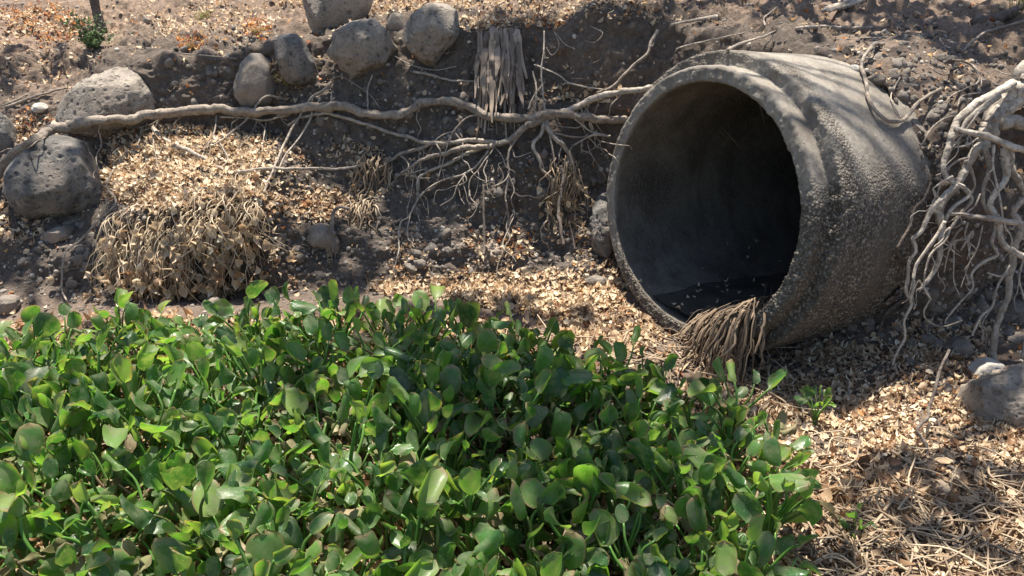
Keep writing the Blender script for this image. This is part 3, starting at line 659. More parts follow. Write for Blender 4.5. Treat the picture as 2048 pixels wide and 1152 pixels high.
# leaves that drifted into the pipe mouth
Vs, Fs, n0 = [], [], 0
for k in range(90):
    s = rng.uniform(.02, 1.3) ** 1.2; w = rng.normal(0, .16) + .02; dep = .047
    z = -math.sqrt(max(.528 ** 2 - w * w, .01)); z = max(z, -.528 + dep) + .004
    P = PIPE_C + PIPE_AX * s + PIPE_SD * w + PIPE_UP * z
    M = frames(np.array([[-.3 * w, 0, 1.]]), rng.uniform(0, 6.28, 1), rng.uniform(0, .3, 1)) * rng.uniform(.018, .034)
    V, F = scatter(*TPL[int(rng.integers(6))], M, P[None]); Vs.append(V); Fs.append(F + n0); n0 += len(V)
tag(obj('leaf_litter', mesh_np('leaf_litter', np.vstack(Vs), np.vstack(Fs), True, {'tint': rng.random(n0) * .3 + .5}, [M_litter])), 'few fallen leaves drifted onto the silt inside the pipe', 'leaf litter', kind='stuff')
#PART3
# ------------------------------------------------------------------ roots and twigs
def root_path(pts, off=.02, ys=None, smooth=3, surf=True):
    """pixels of the photograph -> points lying just off the bank"""
    out = []
    for k, (u, v) in enumerate(pts):
        if ys is not None:
            y = ys(u, v) if callable(ys) else ys[0] + (ys[1] - ys[0]) * k / (len(pts) - 1)
        else: y = hit_any(u, v)[0][1]
        out.append([u, v, y])
    out = np.array(out, float); Y = out[:, 2].copy()
    if ys is None:
        for _ in range(smooth):
            Z = Y.copy(); Z[1:-1] = np.minimum(Y[1:-1], .25 * Y[:-2] + .5 * Y[1:-1] + .25 * Y[2:]); Y = Z
        Y = Y - off
    return np.array([at_y(u, v, y) for (u, v, _), y in zip(out, Y)])
def root_tube(mb, P, w0, w1, sides=10, knob=.10, tint=None, taper=1.0, seedk=0):
    """w0, w1: widths in photo pixels at the two ends"""
    Q = spline(P, 12); n = len(Q); t = np.linspace(0, 1, n)
    dep = project(Q)[2]
    r = (w0 + (w1 - w0) * t ** taper) * .375 * dep / FPX
    r = r * (1 + knob * fbm(Q + seedk, 13, 2) + .10 * fbm(Q + seedk + 5, 50, 2))
    Q = Q + np.stack([fbm(Q + 3 + seedk, 17, 3), fbm(Q + 11 + seedk, 17, 3), fbm(Q + 23 + seedk, 17, 3)], 1) * (r * .45)[:, None]
    mb.tube(Q, r, sides + 4 if w0 > 8 else sides, rng.uniform(.25, .75) if tint is None else tint, 1.0, .17)
def root(label, pts, w, off=.02, mat=None, kids=(), ys=None, name='root', cat='root', hair=0):
    mb = MB(); P = root_path(pts, off, ys); root_tube(mb, P, w[0], w[1])
    o = obj(name, mb.mesh(name, [mat or M_root])); tag(o, label, cat)
    for kp, kw, *ex in kids:
        m2 = MB(); root_tube(m2, root_path(kp, ex[0] if ex else off, None), kw[0], kw[1], 7)
        obj('rootlet', m2.mesh('rootlet', [mat or M_root]), o)
    lines = [np.array(pts, float)] + [np.array(k[0], float) for k in kids]
    for q in range(hair):
        L = lines[int(rng.integers(len(lines)))]; j = int(rng.integers(len(L) - 1)); t = rng.random(); c = L[j] * (1 - t) + L[j + 1] * t; hp = [c]; a = rng.uniform(.3, 2.8)
        for m in range(int(rng.integers(4, 9))):
            a = a * .75 + .25 * 1.55 + rng.normal(0, .45); c = c + np.array([math.cos(a), math.sin(a)]) * rng.uniform(9, 20); hp.append(c)
        m2 = MB(); root_tube(m2, root_path(hp, off * .8), rng.uniform(3, 5), 1.8, 6, .2); obj('rootlet', m2.mesh('rootlet', [mat or M_root]), o)
    return o
root('longest pale root running from the left boulders across to the pipe rim',
     [(-60, 400), (-10, 352), (28, 312), (62, 284), (100, 262), (140, 251), (200, 243), (260, 236), (330, 226), (395, 218), (470, 221), (560, 222), (640, 214), (690, 216), (735, 227), (800, 226), (848, 208), (885, 203), (925, 210), (975, 232), (1010, 238), (1060, 235), (1100, 225), (1160, 230), (1205, 240), (1252, 236)], (27, 19), .05, hair=26,
     kids=[([(1105, 228), (1160, 210), (1200, 193), (1250, 183), (1305, 174)], (18, 15), .06),
           ([(383, 219), (362, 232), (342, 256), (321, 267)], (7, 3)), ([(342, 222), (308, 246), (273, 256)], (6, 3)),
           ([(434, 228), (427, 270), (415, 290), (408, 304)], (5, 3)), ([(800, 225), (830, 212), (850, 203), (880, 204)], (8, 8), .06),
           ([(960, 229), (933, 236), (912, 256), (900, 275)], (5, 3)), ([(581, 229), (533, 240), (500, 236), (440, 234)], (6, 4)),
           ([(1150, 238), (1180, 262), (1210, 268)], (6, 3))])
root('thick bent root dropping left from the junction towards a small clump',
     [(1086, 232), (1056, 250), (1030, 268), (1014, 282), (980, 291), (943, 295), (899, 304), (858, 315), (832, 326), (800, 349), (788, 357)], (22, 5), .05, hair=22,
     kids=[([(1000, 285), (967, 282), (940, 279), (905, 286), (870, 287), (836, 283), (817, 273), (782, 267), (748, 253), (714, 243), (676, 232), (649, 227), (601, 236), (578, 250)], (13, 7), .035),
           ([(974, 292), (929, 309), (892, 328), (858, 342), (837, 359), (834, 383), (836, 398)], (9, 6), .03),
           ([(976, 301), (956, 329), (925, 349), (897, 356), (867, 370), (839, 394), (819, 431), (802, 445), (797, 472), (798, 503), (786, 544)], (6, 4), .035),
           ([(930, 349), (915, 370), (905, 395), (880, 412)], (4, 2)), ([(990, 292), (960, 335), (940, 360), (938, 395)], (4, 2)),
           ([(866, 285), (832, 300), (800, 308), (785, 320), (760, 325)], (11, 6), .03), ([(790, 350), (815, 348), (850, 338)], (4, 3))])
root('knotty root bundle hanging down below the junction beside the pipe rim',
     [(1092, 240), (1096, 258), (1112, 278), (1131, 297), (1143, 318), (1139, 333)], (14, 9), .05, hair=16,
     kids=[([(1086, 238), (1083, 267), (1066, 290), (1080, 318), (1083, 338), (1097, 350), (1112, 365)], (11, 6), .045), ([(1096, 250), (1104, 294), (1110, 335)], (6, 4), .05),
           ([(1042, 263), (1025, 290), (1016, 318), (1018, 345), (1008, 362), (987, 373)], (7, 4), .04), ([(1017, 350), (1011, 393), (1014, 420), (1006, 446)], (5, 3), .04),
           ([(1222, 273), (1192, 268), (1165, 280), (1145, 291)], (8, 5)), ([(1110, 267), (1145, 273), (1169, 273), (1182, 260)], (5, 3)),
           ([(1018, 352), (1028, 380), (1022, 400), (1034, 432)], (4, 2), .04), ([(1012, 400), (1018, 440), (1012, 470)], (3, 2), .04), ([(1145, 291), (1138, 308), (1146, 330)], (4, 3))])
root('forked twig leaning across the long root left of centre', [(664, 167), (645, 182), (622, 198), (598, 236), (570, 284), (552, 325), (541, 352), (528, 385)], (7, 6), .045, name='twig', cat='twig',
     kids=[([(623, 198), (623, 232), (601, 273), (570, 311), (557, 338)], (6, 4), .05)])
root('slim root sagging from the left boulder to the first small clump', [(303, 253), (321, 274), (362, 294), (403, 315), (441, 337), (479, 344), (520, 338), (564, 337), (632, 338), (687, 337), (722, 331)], (12, 6), .04,
     kids=[([(441, 337), (455, 320), (448, 300), (440, 285)], (5, 3))])
root('curved thin root arching below the pear-shaped boulder', [(565, 198), (533, 193), (506, 219), (492, 239), (461, 267), (430, 288), (405, 300)], (6, 4), .03, kids=[([(533, 243), (528, 270), (524, 310)], (4, 3)), ([(560, 236), (580, 252), (600, 246)], (4, 2))])
root('short white root left of the hanging strips', [(826, 144), (864, 150), (892, 159), (926, 162), (960, 163)], (6, 5), .05)
root('slender root climbing from the pipe rim up the dark soil', [(1315, 62), (1303, 82), (1296, 106), (1268, 130), (1247, 150), (1229, 171), (1194, 186)], (8, 7), .05, kids=[([(1312, 64), (1306, 90), (1300, 92)], (4, 2))])
root('thin straight stem standing upright beside the hanging strips', [(1088, 62), (1087, 103), (1083, 137), (1085, 178), (1089, 221)], (4, 5), .06, name='stem', cat='stem')
root('thin pale twig slanting from dark soil towards the pipe', [(1068, 129), (1111, 147), (1145, 168), (1200, 178), (1222, 182)], (4, 4), .05, name='twig', cat='twig', kids=[([(1108, 62), (1118, 90), (1104, 110), (1092, 95)], (2, 2), .05), ([(1110, 65), (1130, 88), (1150, 98)], (2, 2), .05)])
root('forked pale stub rising from the root junction', [(1089, 163), (1070, 191), (1056, 220)], (6, 6), .05, kids=[([(1066, 143), (1073, 178), (1071, 219)], (5, 5), .05)])
root('hair-thin loop of root below the angular boulder', [(745, 150), (735, 178), (735, 200), (736, 224)], (4, 3), .03, kids=[([(660, 160), (683, 153), (714, 171), (741, 191), (761, 217)], (3, 3), .03)])
root('thin thread of root under the rough brown boulder', [(789, 112), (823, 130), (868, 140), (912, 133)], (3, 3), .02)
root('dark elbow-shaped root beside the broken yellowish rock', [(700, 417), (680, 414), (666, 426), (665, 450), (668, 470)], (10, 11), .07, mat=M_root_dark)
root('dark root core standing inside the clump next to the pipe', [(1122, 330), (1127, 366), (1117, 414), (1120, 455), (1127, 490)], (11, 8), .07, mat=M_root_dark, kids=[([(1135, 430), (1142, 460), (1150, 500)], (5, 4), .05)])
root('bare upright twig on the dark gravel slope', [(967, 368), (967, 421), (969, 482), (968, 510)], (5, 7), .05, mat=M_root_dark, name='twig', cat='twig', kids=[([(967, 372), (985, 366), (990, 378)], (3, 2), .05)])
root('long thin pale runner trailing down left of the dry curtain', [(226, 340), (214, 372), (232, 406), (191, 447), (161, 481), (133, 502), (125, 532), (124, 580), (134, 602)], (4, 5), .04, name='twig', cat='twig')
root('arching bare root looping over the right shoulder of pipe', [(1765, 87), (1743, 93), (1724, 126), (1730, 165), (1743, 208), (1769, 239), (1795, 243), (1817, 230), (1839, 204), (1882, 178)], (10, 9), .035)
root('short pale root on shaded gravel between pipe and root tangle', [(1923, 230), (1886, 239), (1860, 260), (1847, 286), (1830, 308)], (7, 4), .03)
root('fine twisted rootlet on sunlit gravel right of the pipe', [(1800, 155), (1782, 191), (1790, 215), (1803, 236)], (4, 3), .02)
root('dark root snaking down the shaded side of the pipe', [(1862, 365), (1850, 395), (1830, 417), (1821, 451), (1800, 486), (1796, 504), (1817, 540)], (6, 9), .05, mat=M_root_dark)
root('dark bent root on the ground beneath the pipe barrel', [(1816, 600), (1790, 608), (1768, 632), (1754, 673)], (9, 8), .04, mat=M_root_dark)
root('rust brown branch lying on the slope above the pipe', [(1437, 34), (1415, 36), (1389, 40), (1341, 50)], (12, 6), .02, name='branch', cat='branch')
root('half-buried grey branch along the slope above the barrel', [(1594, 57), (1650, 54), (1700, 56), (1745, 54)], (11, 8), .012, name='branch', cat='branch')
root('thin straight pale stick on the slope above sunlit gravel', [(1676, 80), (1760, 75), (1850, 69)], (4, 4), .02, name='stick', cat='stick')
root('stout brown log at the top right corner', [(1951, 46), (1990, 36), (2030, 24), (2090, 4)], (24, 30), .02, name='log', cat='log', mat=M_root_dark)
root('long slanting branch below the log at top right', [(1925, 102), (1945, 84), (1969, 66), (2010, 54), (2060, 39)], (5, 10), .05, name='branch', cat='branch')
root('twiggy root strands lying on the bank above the root tangle', [(1905, 120), (1940, 128), (1958, 160), (1930, 178)], (5, 4), .03, kids=[([(1945, 130), (1962, 150), (1960, 185)], (4, 3)), ([(1930, 178), (1905, 190), (1890, 205)], (4, 3)), ([(1960, 185), (1925, 192), (1915, 214)], (4, 3)), ([(1990, 140), (2020, 150), (2055, 153)], (4, 3)), ([(1860, 135), (1890, 150), (1930, 130)], (4, 3))])
root('dry stick lying at left beside the small pale stone', [(10, 216), (75, 191), (137, 175)], (8, 5), .02, name='stick', cat='stick', kids=[([(4, 212), (40, 196), (70, 180)], (4, 3))])
root('wiry stem stretched above the dark recess at left', [(357, 107), (410, 111), (474, 117)], (3, 3), .03, name='stem', cat='stem')
root('crooked dark twig standing up from the right-hand leaf litter', [(1899, 700), (1882, 736), (1871, 775), (1857, 815), (1856, 832), (1835, 856), (1847, 884), (1856, 919), (1860, 952)], (7, 11), 0, ys=(2.42, 2.12), mat=M_root_dark, name='twig', cat='twig', kids=[([(1856, 832), (1875, 838), (1880, 860)], (6, 4), .02)])
root('short upright twig stub in the sunlit leaf litter', [(1698, 762), (1697, 780), (1699, 800)], (5, 6), .03, name='twig', cat='twig')
for lab, pts, w in (('thin fallen twig at far left of the slope under boulder', [(190, 560), (240, 520), (290, 500), (330, 478)], (3, 2)),
                    ('bent straw-coloured stem poking from the dry curtain', [(168, 535), (200, 520), (235, 505), (262, 486)], (4, 3)),
                    ('grey twig on upper slope above the dark soil', [(1180, 52), (1205, 66), (1190, 84), (1170, 82)], (3, 2)),
                    ('brown root lying down the slope behind the pipe top', [(1455, 100), (1480, 88), (1520, 76), (1550, 62)], (9, 4)),
                    ('bent thin twig on upper slope over the pipe', [(1530, 52), (1528, 36), (1545, 22), (1560, 8)], (5, 3)),
                    ('dark red twig left of the pipe crown', [(1352, 98), (1390, 88), (1440, 76), (1490, 66)], (5, 3))):
    root(lab, pts, w, .02, name='twig', cat='twig')

# ------------------------------------------------------------------ the bank tree: trunk outside the frame, exposed roots inside it
def ty(u, v): return float(np.interp(v, [150, 300, 480, 620, 740], [2.93, 2.84, 2.76, 2.70, 2.66]))
def tree_root_y(k):
    o = [0, -.05, .04, -.09, .07, .02, -.03][k % 7]
    return lambda u, v: ty(u, v) + o
TR = [([(2090, 120), (2055, 158), (2025, 190), (2000, 222), (1985, 252), (1978, 270)], (75, 40), 2),
      ([(2120, 262), (2080, 256), (2048, 252), (2025, 246), (2008, 250)], (46, 34), 3),
      ([(2030, 165), (1975, 197), (1944, 217), (1920, 238), (1911, 262), (1902, 284), (1893, 314), (1888, 338), (1906, 363), (1932, 380), (1937, 393), (1914, 408), (1899, 423), (1890, 442)], (22, 8), 0),
      ([(2000, 192), (1960, 217), (1932, 241), (1922, 260)], (18, 12), 1),
      ([(2050, 175), (2008, 211), (1990, 232), (1975, 262), (1969, 290), (1947, 311), (1932, 338), (1914, 369), (1890, 399), (1879, 420), (1882, 454), (1881, 478), (1879, 512), (1867, 544), (1836, 583)], (40, 9), 2),
      ([(1911, 259), (1957, 267), (1999, 284), (2060, 300)], (15, 18), 3),
      ([(1902, 428), (1957, 433), (2011, 442), (2060, 452)], (14, 15), 3),
      ([(1969, 296), (1976, 326), (1975, 350), (1966, 378), (1967, 408), (1981, 433)], (16, 9), 5),
      ([(2006, 296), (2011, 332), (2008, 363), (1984, 396), (1984, 417), (1999, 451), (2004, 481), (2012, 496), (2032, 509), (2070, 524)], (18, 17), 1),
      ([(2018, 300), (2028, 344), (2040, 372), (2052, 395)], (22, 20), 5), ([(2046, 398), (2028, 423), (2036, 445), (2034, 470), (2027, 516), (2016, 583), (2004, 618), (1992, 661), (1988, 700), (1993, 742)], (20, 17), 5),
      ([(1914, 369), (1886, 395), (1868, 412), (1853, 439), (1844, 460), (1828, 478), (1832, 503), (1818, 524), (1817, 559), (1811, 583), (1823, 606), (1809, 641), (1809, 677), (1793, 708), (1785, 731)], (18, 5), 0),
      ([(1890, 442), (1867, 481), (1838, 520), (1828, 552), (1826, 580), (1822, 600)], (12, 7), 6),
      ([(1932, 381), (1944, 400), (1920, 430), (1900, 455), (1879, 470)], (12, 8), 4), ([(1945, 462), (1922, 501)], (7, 5), 2),
      ([(1996, 430), (1990, 455), (1984, 485), (1995, 509), (1969, 524), (1945, 546), (1945, 575), (1926, 598), (1895, 634), (1889, 648)], (10, 4), 5),
      ([(1838, 560), (1859, 595), (1848, 622), (1855, 641), (1883, 653), (1925, 641)], (6, 4), 2), ([(1910, 470), (1908, 520), (1908, 563), (1918, 590)], (5, 3), 4),
      ([(1965, 450), (1955, 495), (1938, 528), (1922, 575)], (5, 3), 4), ([(2018, 530), (1992, 579), (1984, 614), (1961, 634), (1945, 672)], (8, 6), 0),
      ([(1984, 614), (1965, 650), (1972, 690)], (5, 4), 2), ([(1988, 290), (1986, 330), (1992, 360), (2001, 400), (2006, 440)], (7, 5), 3), ([(1938, 330), (1946, 352), (1950, 372), (1940, 392)], (8, 5), 4),
      ([(1872, 352), (1890, 342), (1915, 322), (1935, 316)], (4, 8), 0), ([(1865, 378), (1885, 362), (1905, 352)], (4, 7), 3), ([(1958, 225), (1940, 250), (1915, 282), (1906, 294)], (8, 4), 3),
      ([(1910, 295), (1935, 290), (1955, 276)], (5, 7), 0), ([(1960, 388), (1950, 410), (1935, 424)], (6, 5), 0), ([(2060, 470), (2040, 480), (2030, 494)], (6, 4), 3),
      ([(2050, 600), (2038, 560), (2046, 520)], (5, 6), 4), ([(1900, 455), (1890, 480), (1862, 510), (1850, 545)], (9, 5), 1), ([(1925, 455), (1905, 480), (1893, 520), (1888, 545)], (8, 4), 4), ([(2070, 640), (2050, 690), (2052, 730)], (12, 8), 0),
      ([(1850, 545), (1848, 575), (1862, 600)], (5, 3), 3), ([(1975, 545), (2000, 552), (2016, 545)], (6, 5), 3), ([(1936, 445), (1930, 470), (1940, 490), (1934, 520)], (6, 3), 2)]
tree = empty('tree', (3.15, 3.45, .9))
tag(tree, 'bank tree whose pale tangled roots hang bare at the right edge over gravel', 'tree')
def tree_part(name, mb, mats, smooth=True):
    me = mb.mesh(name, mats, smooth); co = np.empty(len(me.vertices) * 3, np.float32); me.vertices.foreach_get('co', co)
    co = co.reshape(-1, 3) - np.array(tree.location); me.vertices.foreach_set('co', co.ravel().astype(np.float32)); me.update()
    return obj(name, me, tree)
for k, (pts, w, q) in enumerate(TR):
    mb = MB(); root_tube(mb, root_path(pts, 0, tree_root_y(q)), w[0] * .92, w[1] * .92, 12 if w[0] > 12 else 8, .2, seedk=k); tree_part('root', mb, [M_root_pale])
for k in range(34):
    pts, w, q = TR[int(rng.integers(4, len(TR)))]; j = int(rng.integers(len(pts) - 1)); c = np.array(pts[j], float); hp = [c]; a = rng.uniform(.8, 2.4)
    for m in range(int(rng.integers(4, 8))):
        a = a * .7 + .3 * 1.57 + rng.normal(0, .5); c = c + np.array([math.cos(a), math.sin(a)]) * rng.uniform(8, 18); hp.append(c)
    mb = MB(); root_tube(mb, root_path(hp, 0, tree_root_y(q)), rng.uniform(3, 5), 1.8, 6, .2); tree_part('root', mb, [M_root_pale])
TRUNK = spline(np.array([(3.3, 3.4, .5), (3.25, 3.45, 1.2), (3.15, 3.55, 2.2), (3.2, 3.8, 3.4), (3.35, 4.2, 4.6), (3.3, 4.7, 5.9)]), 10)
mb = MB(); mb.tube(TRUNK, np.interp(np.linspace(0, 1, len(TRUNK)), [0, .12, .5, 1], [.42, .28, .22, .1]) * (1 + .08 * fbm(TRUNK, 6, 2)), 20, .4)
for b in ([(3.2, 3.45, .75), (2.95, 3.3, .95), (2.6, 3.08, 1.05), (2.25, 2.95, 1.02)], [(3.2, 3.4, .7), (2.9, 3.1, .7), (2.55, 2.9, .78), (2.35, 2.88, .9)]):
    q = spline(np.array(b), 8); mb.tube(q, np.linspace(.17, .07, len(q)), 14, .4)
tree_part('trunk', mb, [M_root_dark])

# shade of the crown: where the photograph is in broken shade, leaves hang in the sun's way
SHADE = [(920, 730, 400, 130, .95), (760, 770, 170, 90, .6), (1180, 850, 330, 170, .85), (1080, 1010, 330, 120, .55), (820, 1080, 120, 70, .6), (560, 940, 90, 60, .5), (300, 1120, 200, 40, .4),
         (1100, 110, 190, 70, .95), (1000, 130, 75, 110, 1.2), (1330, 60, 260, 45, .85), (1600, 40, 350, 50, .9), (1900, 60, 190, 60, .85), (690, 250, 180, 40, .6), (870, 330, 280, 110, .8), (900, 450, 260, 60, .9),
         (560, 250, 90, 60, .6), (130, 410, 110, 70, .95), (290, 215, 50, 40, .6), (100, 530, 130, 80, .9), (380, 165, 90, 50, .8),
         (70, 130, 110, 50, .5), (1880, 985, 230, 75, .7), (1960, 900, 110, 40, .5), (1720, 1100, 350, 60, .6), (2000, 830, 60, 50, .8), (1620, 690, 120, 60, .5), (1960, 600, 130, 70, .5), (1560, 150, 60, 30, .25), (1690, 260, 50, 50, .25),
         (400, 575, 160, 25, .2), (600, 520, 70, 50, .5), (700, 530, 80, 60, .7), (1100, 430, 110, 80, .6), (1190, 330, 60, 120, .7), (1400, 720, 150, 50, .7), (1230, 690, 90, 40, .7)]
def crown():
    base = GC.copy(); base[(GC[:, 2] < .15) & (GC[:, 1] < 3.1) & (GU < 1700), 2] += .25
    u, v, _ = project(base); S = dens(u, v, SHADE, .05)
    flux = np.clip(GN @ SUN, .12, 1)
    w = GA * flux * S * ((GU > -300) & (GU < 2350) & (v > -220) & (v < 1300) & (GC[:, 1] > .7) & (GC[:, 1] < 6.5))
    # patchiness across the sun's beam
    e1 = np.cross(SUN, [0, 1, 0]); e1 /= np.linalg.norm(e1); e2 = np.cross(SUN, e1)
    q = np.stack([base @ e1, base @ e2, base[:, 0] * 0], 1)
    n = fbm(q, 3.4, 3, .6); w = w * smooth01((n + .25 + .9 * (S - .3)) / .45)
    area = w.sum(); N = int(area * 470)
    c = np.cumsum(w); i = np.clip(np.searchsorted(c, rng.random(N) * c[-1]), 0, len(w) - 1)
    P = base[i] + rng.normal(0, .012, (N, 3))
    H = 4.3 + 2.6 * (.5 + .5 * fbm(q[i], 1.1, 2)) + rng.normal(0, .25, N)
    T = P + SUN * ((H - P[:, 2]) / SUN[2])[:, None]
    # unseen crown leaves thinned out where their shadow would cross the barrel
    n_ = np.cross(SUN, PIPE_AX); ln = np.linalg.norm(n_); dist = np.abs((T - PIPE_C) @ n_) / ln
    sx = ((T - PIPE_C) - ((T - PIPE_C) @ SUN)[:, None] * SUN) @ (PIPE_AX - PIPE_AX.dot(SUN) * SUN) / (1 - PIPE_AX.dot(SUN) ** 2)
    keep = ~((dist < .62) & (sx > -.15) & (sx < 1.0) & (rng.random(N) < .93))
    return T[keep], int(keep.sum())
CP_, CN = crown()
Ms = frames(np.tile(SUN + [0, 0, .6], (CN, 1)), rng.uniform(0, 6.28, CN), np.abs(rng.normal(0, .5, CN))) * rng.uniform(.07, .12, CN)[:, None, None]
V, F = scatter(*TPL[4], Ms, CP_)
mb = MB(); mb.add(V, F, np.repeat(rng.random(CN), 8)); tree_part('crown', mb, [M_crown], False)
mb = MB(); tips = CP_[rng.choice(CN, 30, replace=False)]
starts = TRUNK[-28:]
for t in tips:
    s = starts[np.argmin(np.linalg.norm(starts - t - [0, 0, .8], axis=1))]; mid = (s + t) / 2 + rng.normal(0, .15, 3) + [0, 0, .2]
    q = spline(np.array([s, mid, t]), 8); mb.tube(q, np.linspace(.02, .004, len(q)), 6, .4)
tree_part('limb', mb, [M_root_dark])

# ------------------------------------------------------------------ hanging dry plants
def fringe(name, label, cat, top, n, length, width=(3, 6), jit=(14, 10), off=(.03, .13), leaves=.5, mat=None, spread=.05, thick=0.5, leafsize=(.03, .055)):
    """strands draped over an edge given in pixels, each hanging down and ending in a withered leaf"""
    top = np.array(top, float); seg = np.hypot(*np.diff(top, axis=0).T); cs = np.concatenate([[0], np.cumsum(seg)])
    mb, ml = MB(), MB()
    for k in range(n):
        t = rng.random() * cs[-1]; u = np.interp(t, cs, top[:, 0]) + rng.normal(0, 1) * jit[0] * .4; v = np.interp(t, cs, top[:, 1]) + rng.normal(0, jit[1])
        p, nn = hit(u, v); dep = project(p)[2]; L = rng.uniform(*length) * dep / FPX
        o = rng.uniform(*off); out = np.array([rng.normal(0, .25), -1, 0]); out /= np.linalg.norm(out)
        a = p + [0, 0, -.01] - out * .04; b = p + out * o * .6 + [0, 0, rng.uniform(.0, .025)]; c = p + out * o + [rng.normal(0, spread * .4), 0, -L * .35]
        d = p + out * (o + rng.normal(0, .02)) + [rng.normal(0, spread), 0, -L]
        q = spline(np.array([a, b, c, d]), 5); w = rng.uniform(*width) * .5 * dep / FPX
        q += np.stack([fbm(q + k, 24, 2), fbm(q + k + 9, 24, 2), .5 * fbm(q + k + 5, 24, 2)], 1) * w * 2.4
        mb.tube(q, np.linspace(w, w * .55, len(q)), 5, np.clip(rng.normal(.55, .22), 0, 1), flat=thick)
        for q_ in range(int(leaves + rng.random())):
            at = q[-1] if q_ == 0 else q[int(rng.integers(len(q) // 3, len(q)))] + rng.normal(0, .008, 3); s = rng.uniform(*leafsize); Vt, Ft = TPL[int(rng.integers(6))]
            Vt = Vt * [1, 1.1, 1.6] - [-.5, 0, 0]
            M = frames(np.array([[rng.normal(0, .6), -1, rng.normal(0, .3)]]), np.zeros(1), np.zeros(1))[0]
            x = np.array([rng.normal(0, .35), rng.normal(0, .25), -1.]); x /= np.linalg.norm(x); y = np.cross(M[:, 2], x); y /= np.linalg.norm(y)
            B = np.stack([x, y, np.cross(x, y)], 1) * s
            ml.add(Vt @ B.T + at, Ft, np.clip(rng.normal(.55, .2), 0, 1))
    root_o = empty(name, hit(*top.mean(0))[0]); tag(root_o, label, cat)
    L0 = np.array(root_o.location)
    for nm, m, mt in (('stalk_fringe', mb, mat or M_straw), ('withered_leaves', ml, M_litter)):
        if m.n:
            m.V = [x - L0 for x in m.V]; tag(obj(nm, m.mesh(nm, [mt]), root_o), kind='stuff')
    return root_o
fringe('dry_plant_curtain', 'wide curtain of dry stalks hanging under the leaf mound beside biggest boulder', 'dry plants', [(215, 450), (250, 475), (300, 485), (360, 455), (420, 432), (480, 408), (528, 400)], 430, (30, 165), (1.3, 3.4), (14, 34), (.02, .18), 2.3, M_pale_straw, spread=.08, leafsize=(.035, .065))
fringe('dry_plant_clump', 'narrow dark dry clump hanging where the slim root ends', 'dry plants', [(722, 325), (750, 320), (780, 326)], 60, (50, 100), (1.5, 5), (10, 8), (.03, .10), 1.2)
fringe('dry_plant_clump', 'dry stalk clump hanging right of the dark root elbow', 'dry plants', [(700, 418), (725, 410), (750, 420)], 70, (60, 110), (1.5, 4), (12, 10), (.03, .11), 1.3)
fringe('dry_plant_clump', 'small pale wisp hanging from the broken yellowish rock', 'dry plants', [(655, 480), (665, 478)], 9, (70, 90), (2, 4), (6, 5), (.03, .08), .8)
fringe('dry_plant_clump', 'orange tinged dry clump wrapped round a dark root next to pipe', 'dry plants', [(1100, 340), (1130, 330), (1155, 335)], 75, (40, 130), (1.5, 3.6), (14, 12), (.03, .12), 1.2)
fringe('dry_plant_clump', 'thin straw wisp hanging low below the clump next to pipe', 'dry plants', [(1096, 432), (1112, 436)], 14, (40, 70), (3, 4), (6, 6), (.03, .08), .1)
def pipe_fringe():
    return pipe_clump()
def pipe_clump():
    mb = MB()
    for k in range(210):
        w = rng.triangular(.12, .37, .42); a = math.asin(min(.99, w / .528)); s = rng.uniform(-.0, .10)
        zi = -math.sqrt(.528 ** 2 - w * w)
        zt = max(zi, -.528 + .035) + rng.uniform(.0, .05)
        p = PIPE_C + PIPE_AX * (s + .02) + PIPE_SD * w + PIPE_UP * zt
        out = -PIPE_AX * 1.0 + PIPE_SD * rng.normal(.1, .35); o = rng.uniform(.03, .15); L = rng.uniform(.10, .36) * (.4 + w / .5)
        q = spline(np.array([p + PIPE_AX * .05, p + [0, 0, rng.uniform(.015, .06)], p + out * (o * .7 + .02) + [0, 0, .01], p + out * (o + .04) + [0, 0, -L * .5], p + out * (o + .05) + [rng.normal(0, .03), rng.normal(0, .03), -L]]), 5)
        r = rng.uniform(.0025, .0085); q += np.stack([fbm(q + k, 20, 2), fbm(q + k + 9, 20, 2), fbm(q + k + 4, 20, 2)], 1) * .009
        mb.tube(q, np.linspace(r, r * .6, len(q)), 6, np.clip(rng.normal(.27, .2), 0, 1), flat=.3)
    o = obj('dry_plant_clump', mb.mesh('dry_plant_clump', [M_straw])); tag(o, 'matted brown dry stalk clump spilling over the lower lip of pipe mouth', 'dry plants')
pipe_fringe()
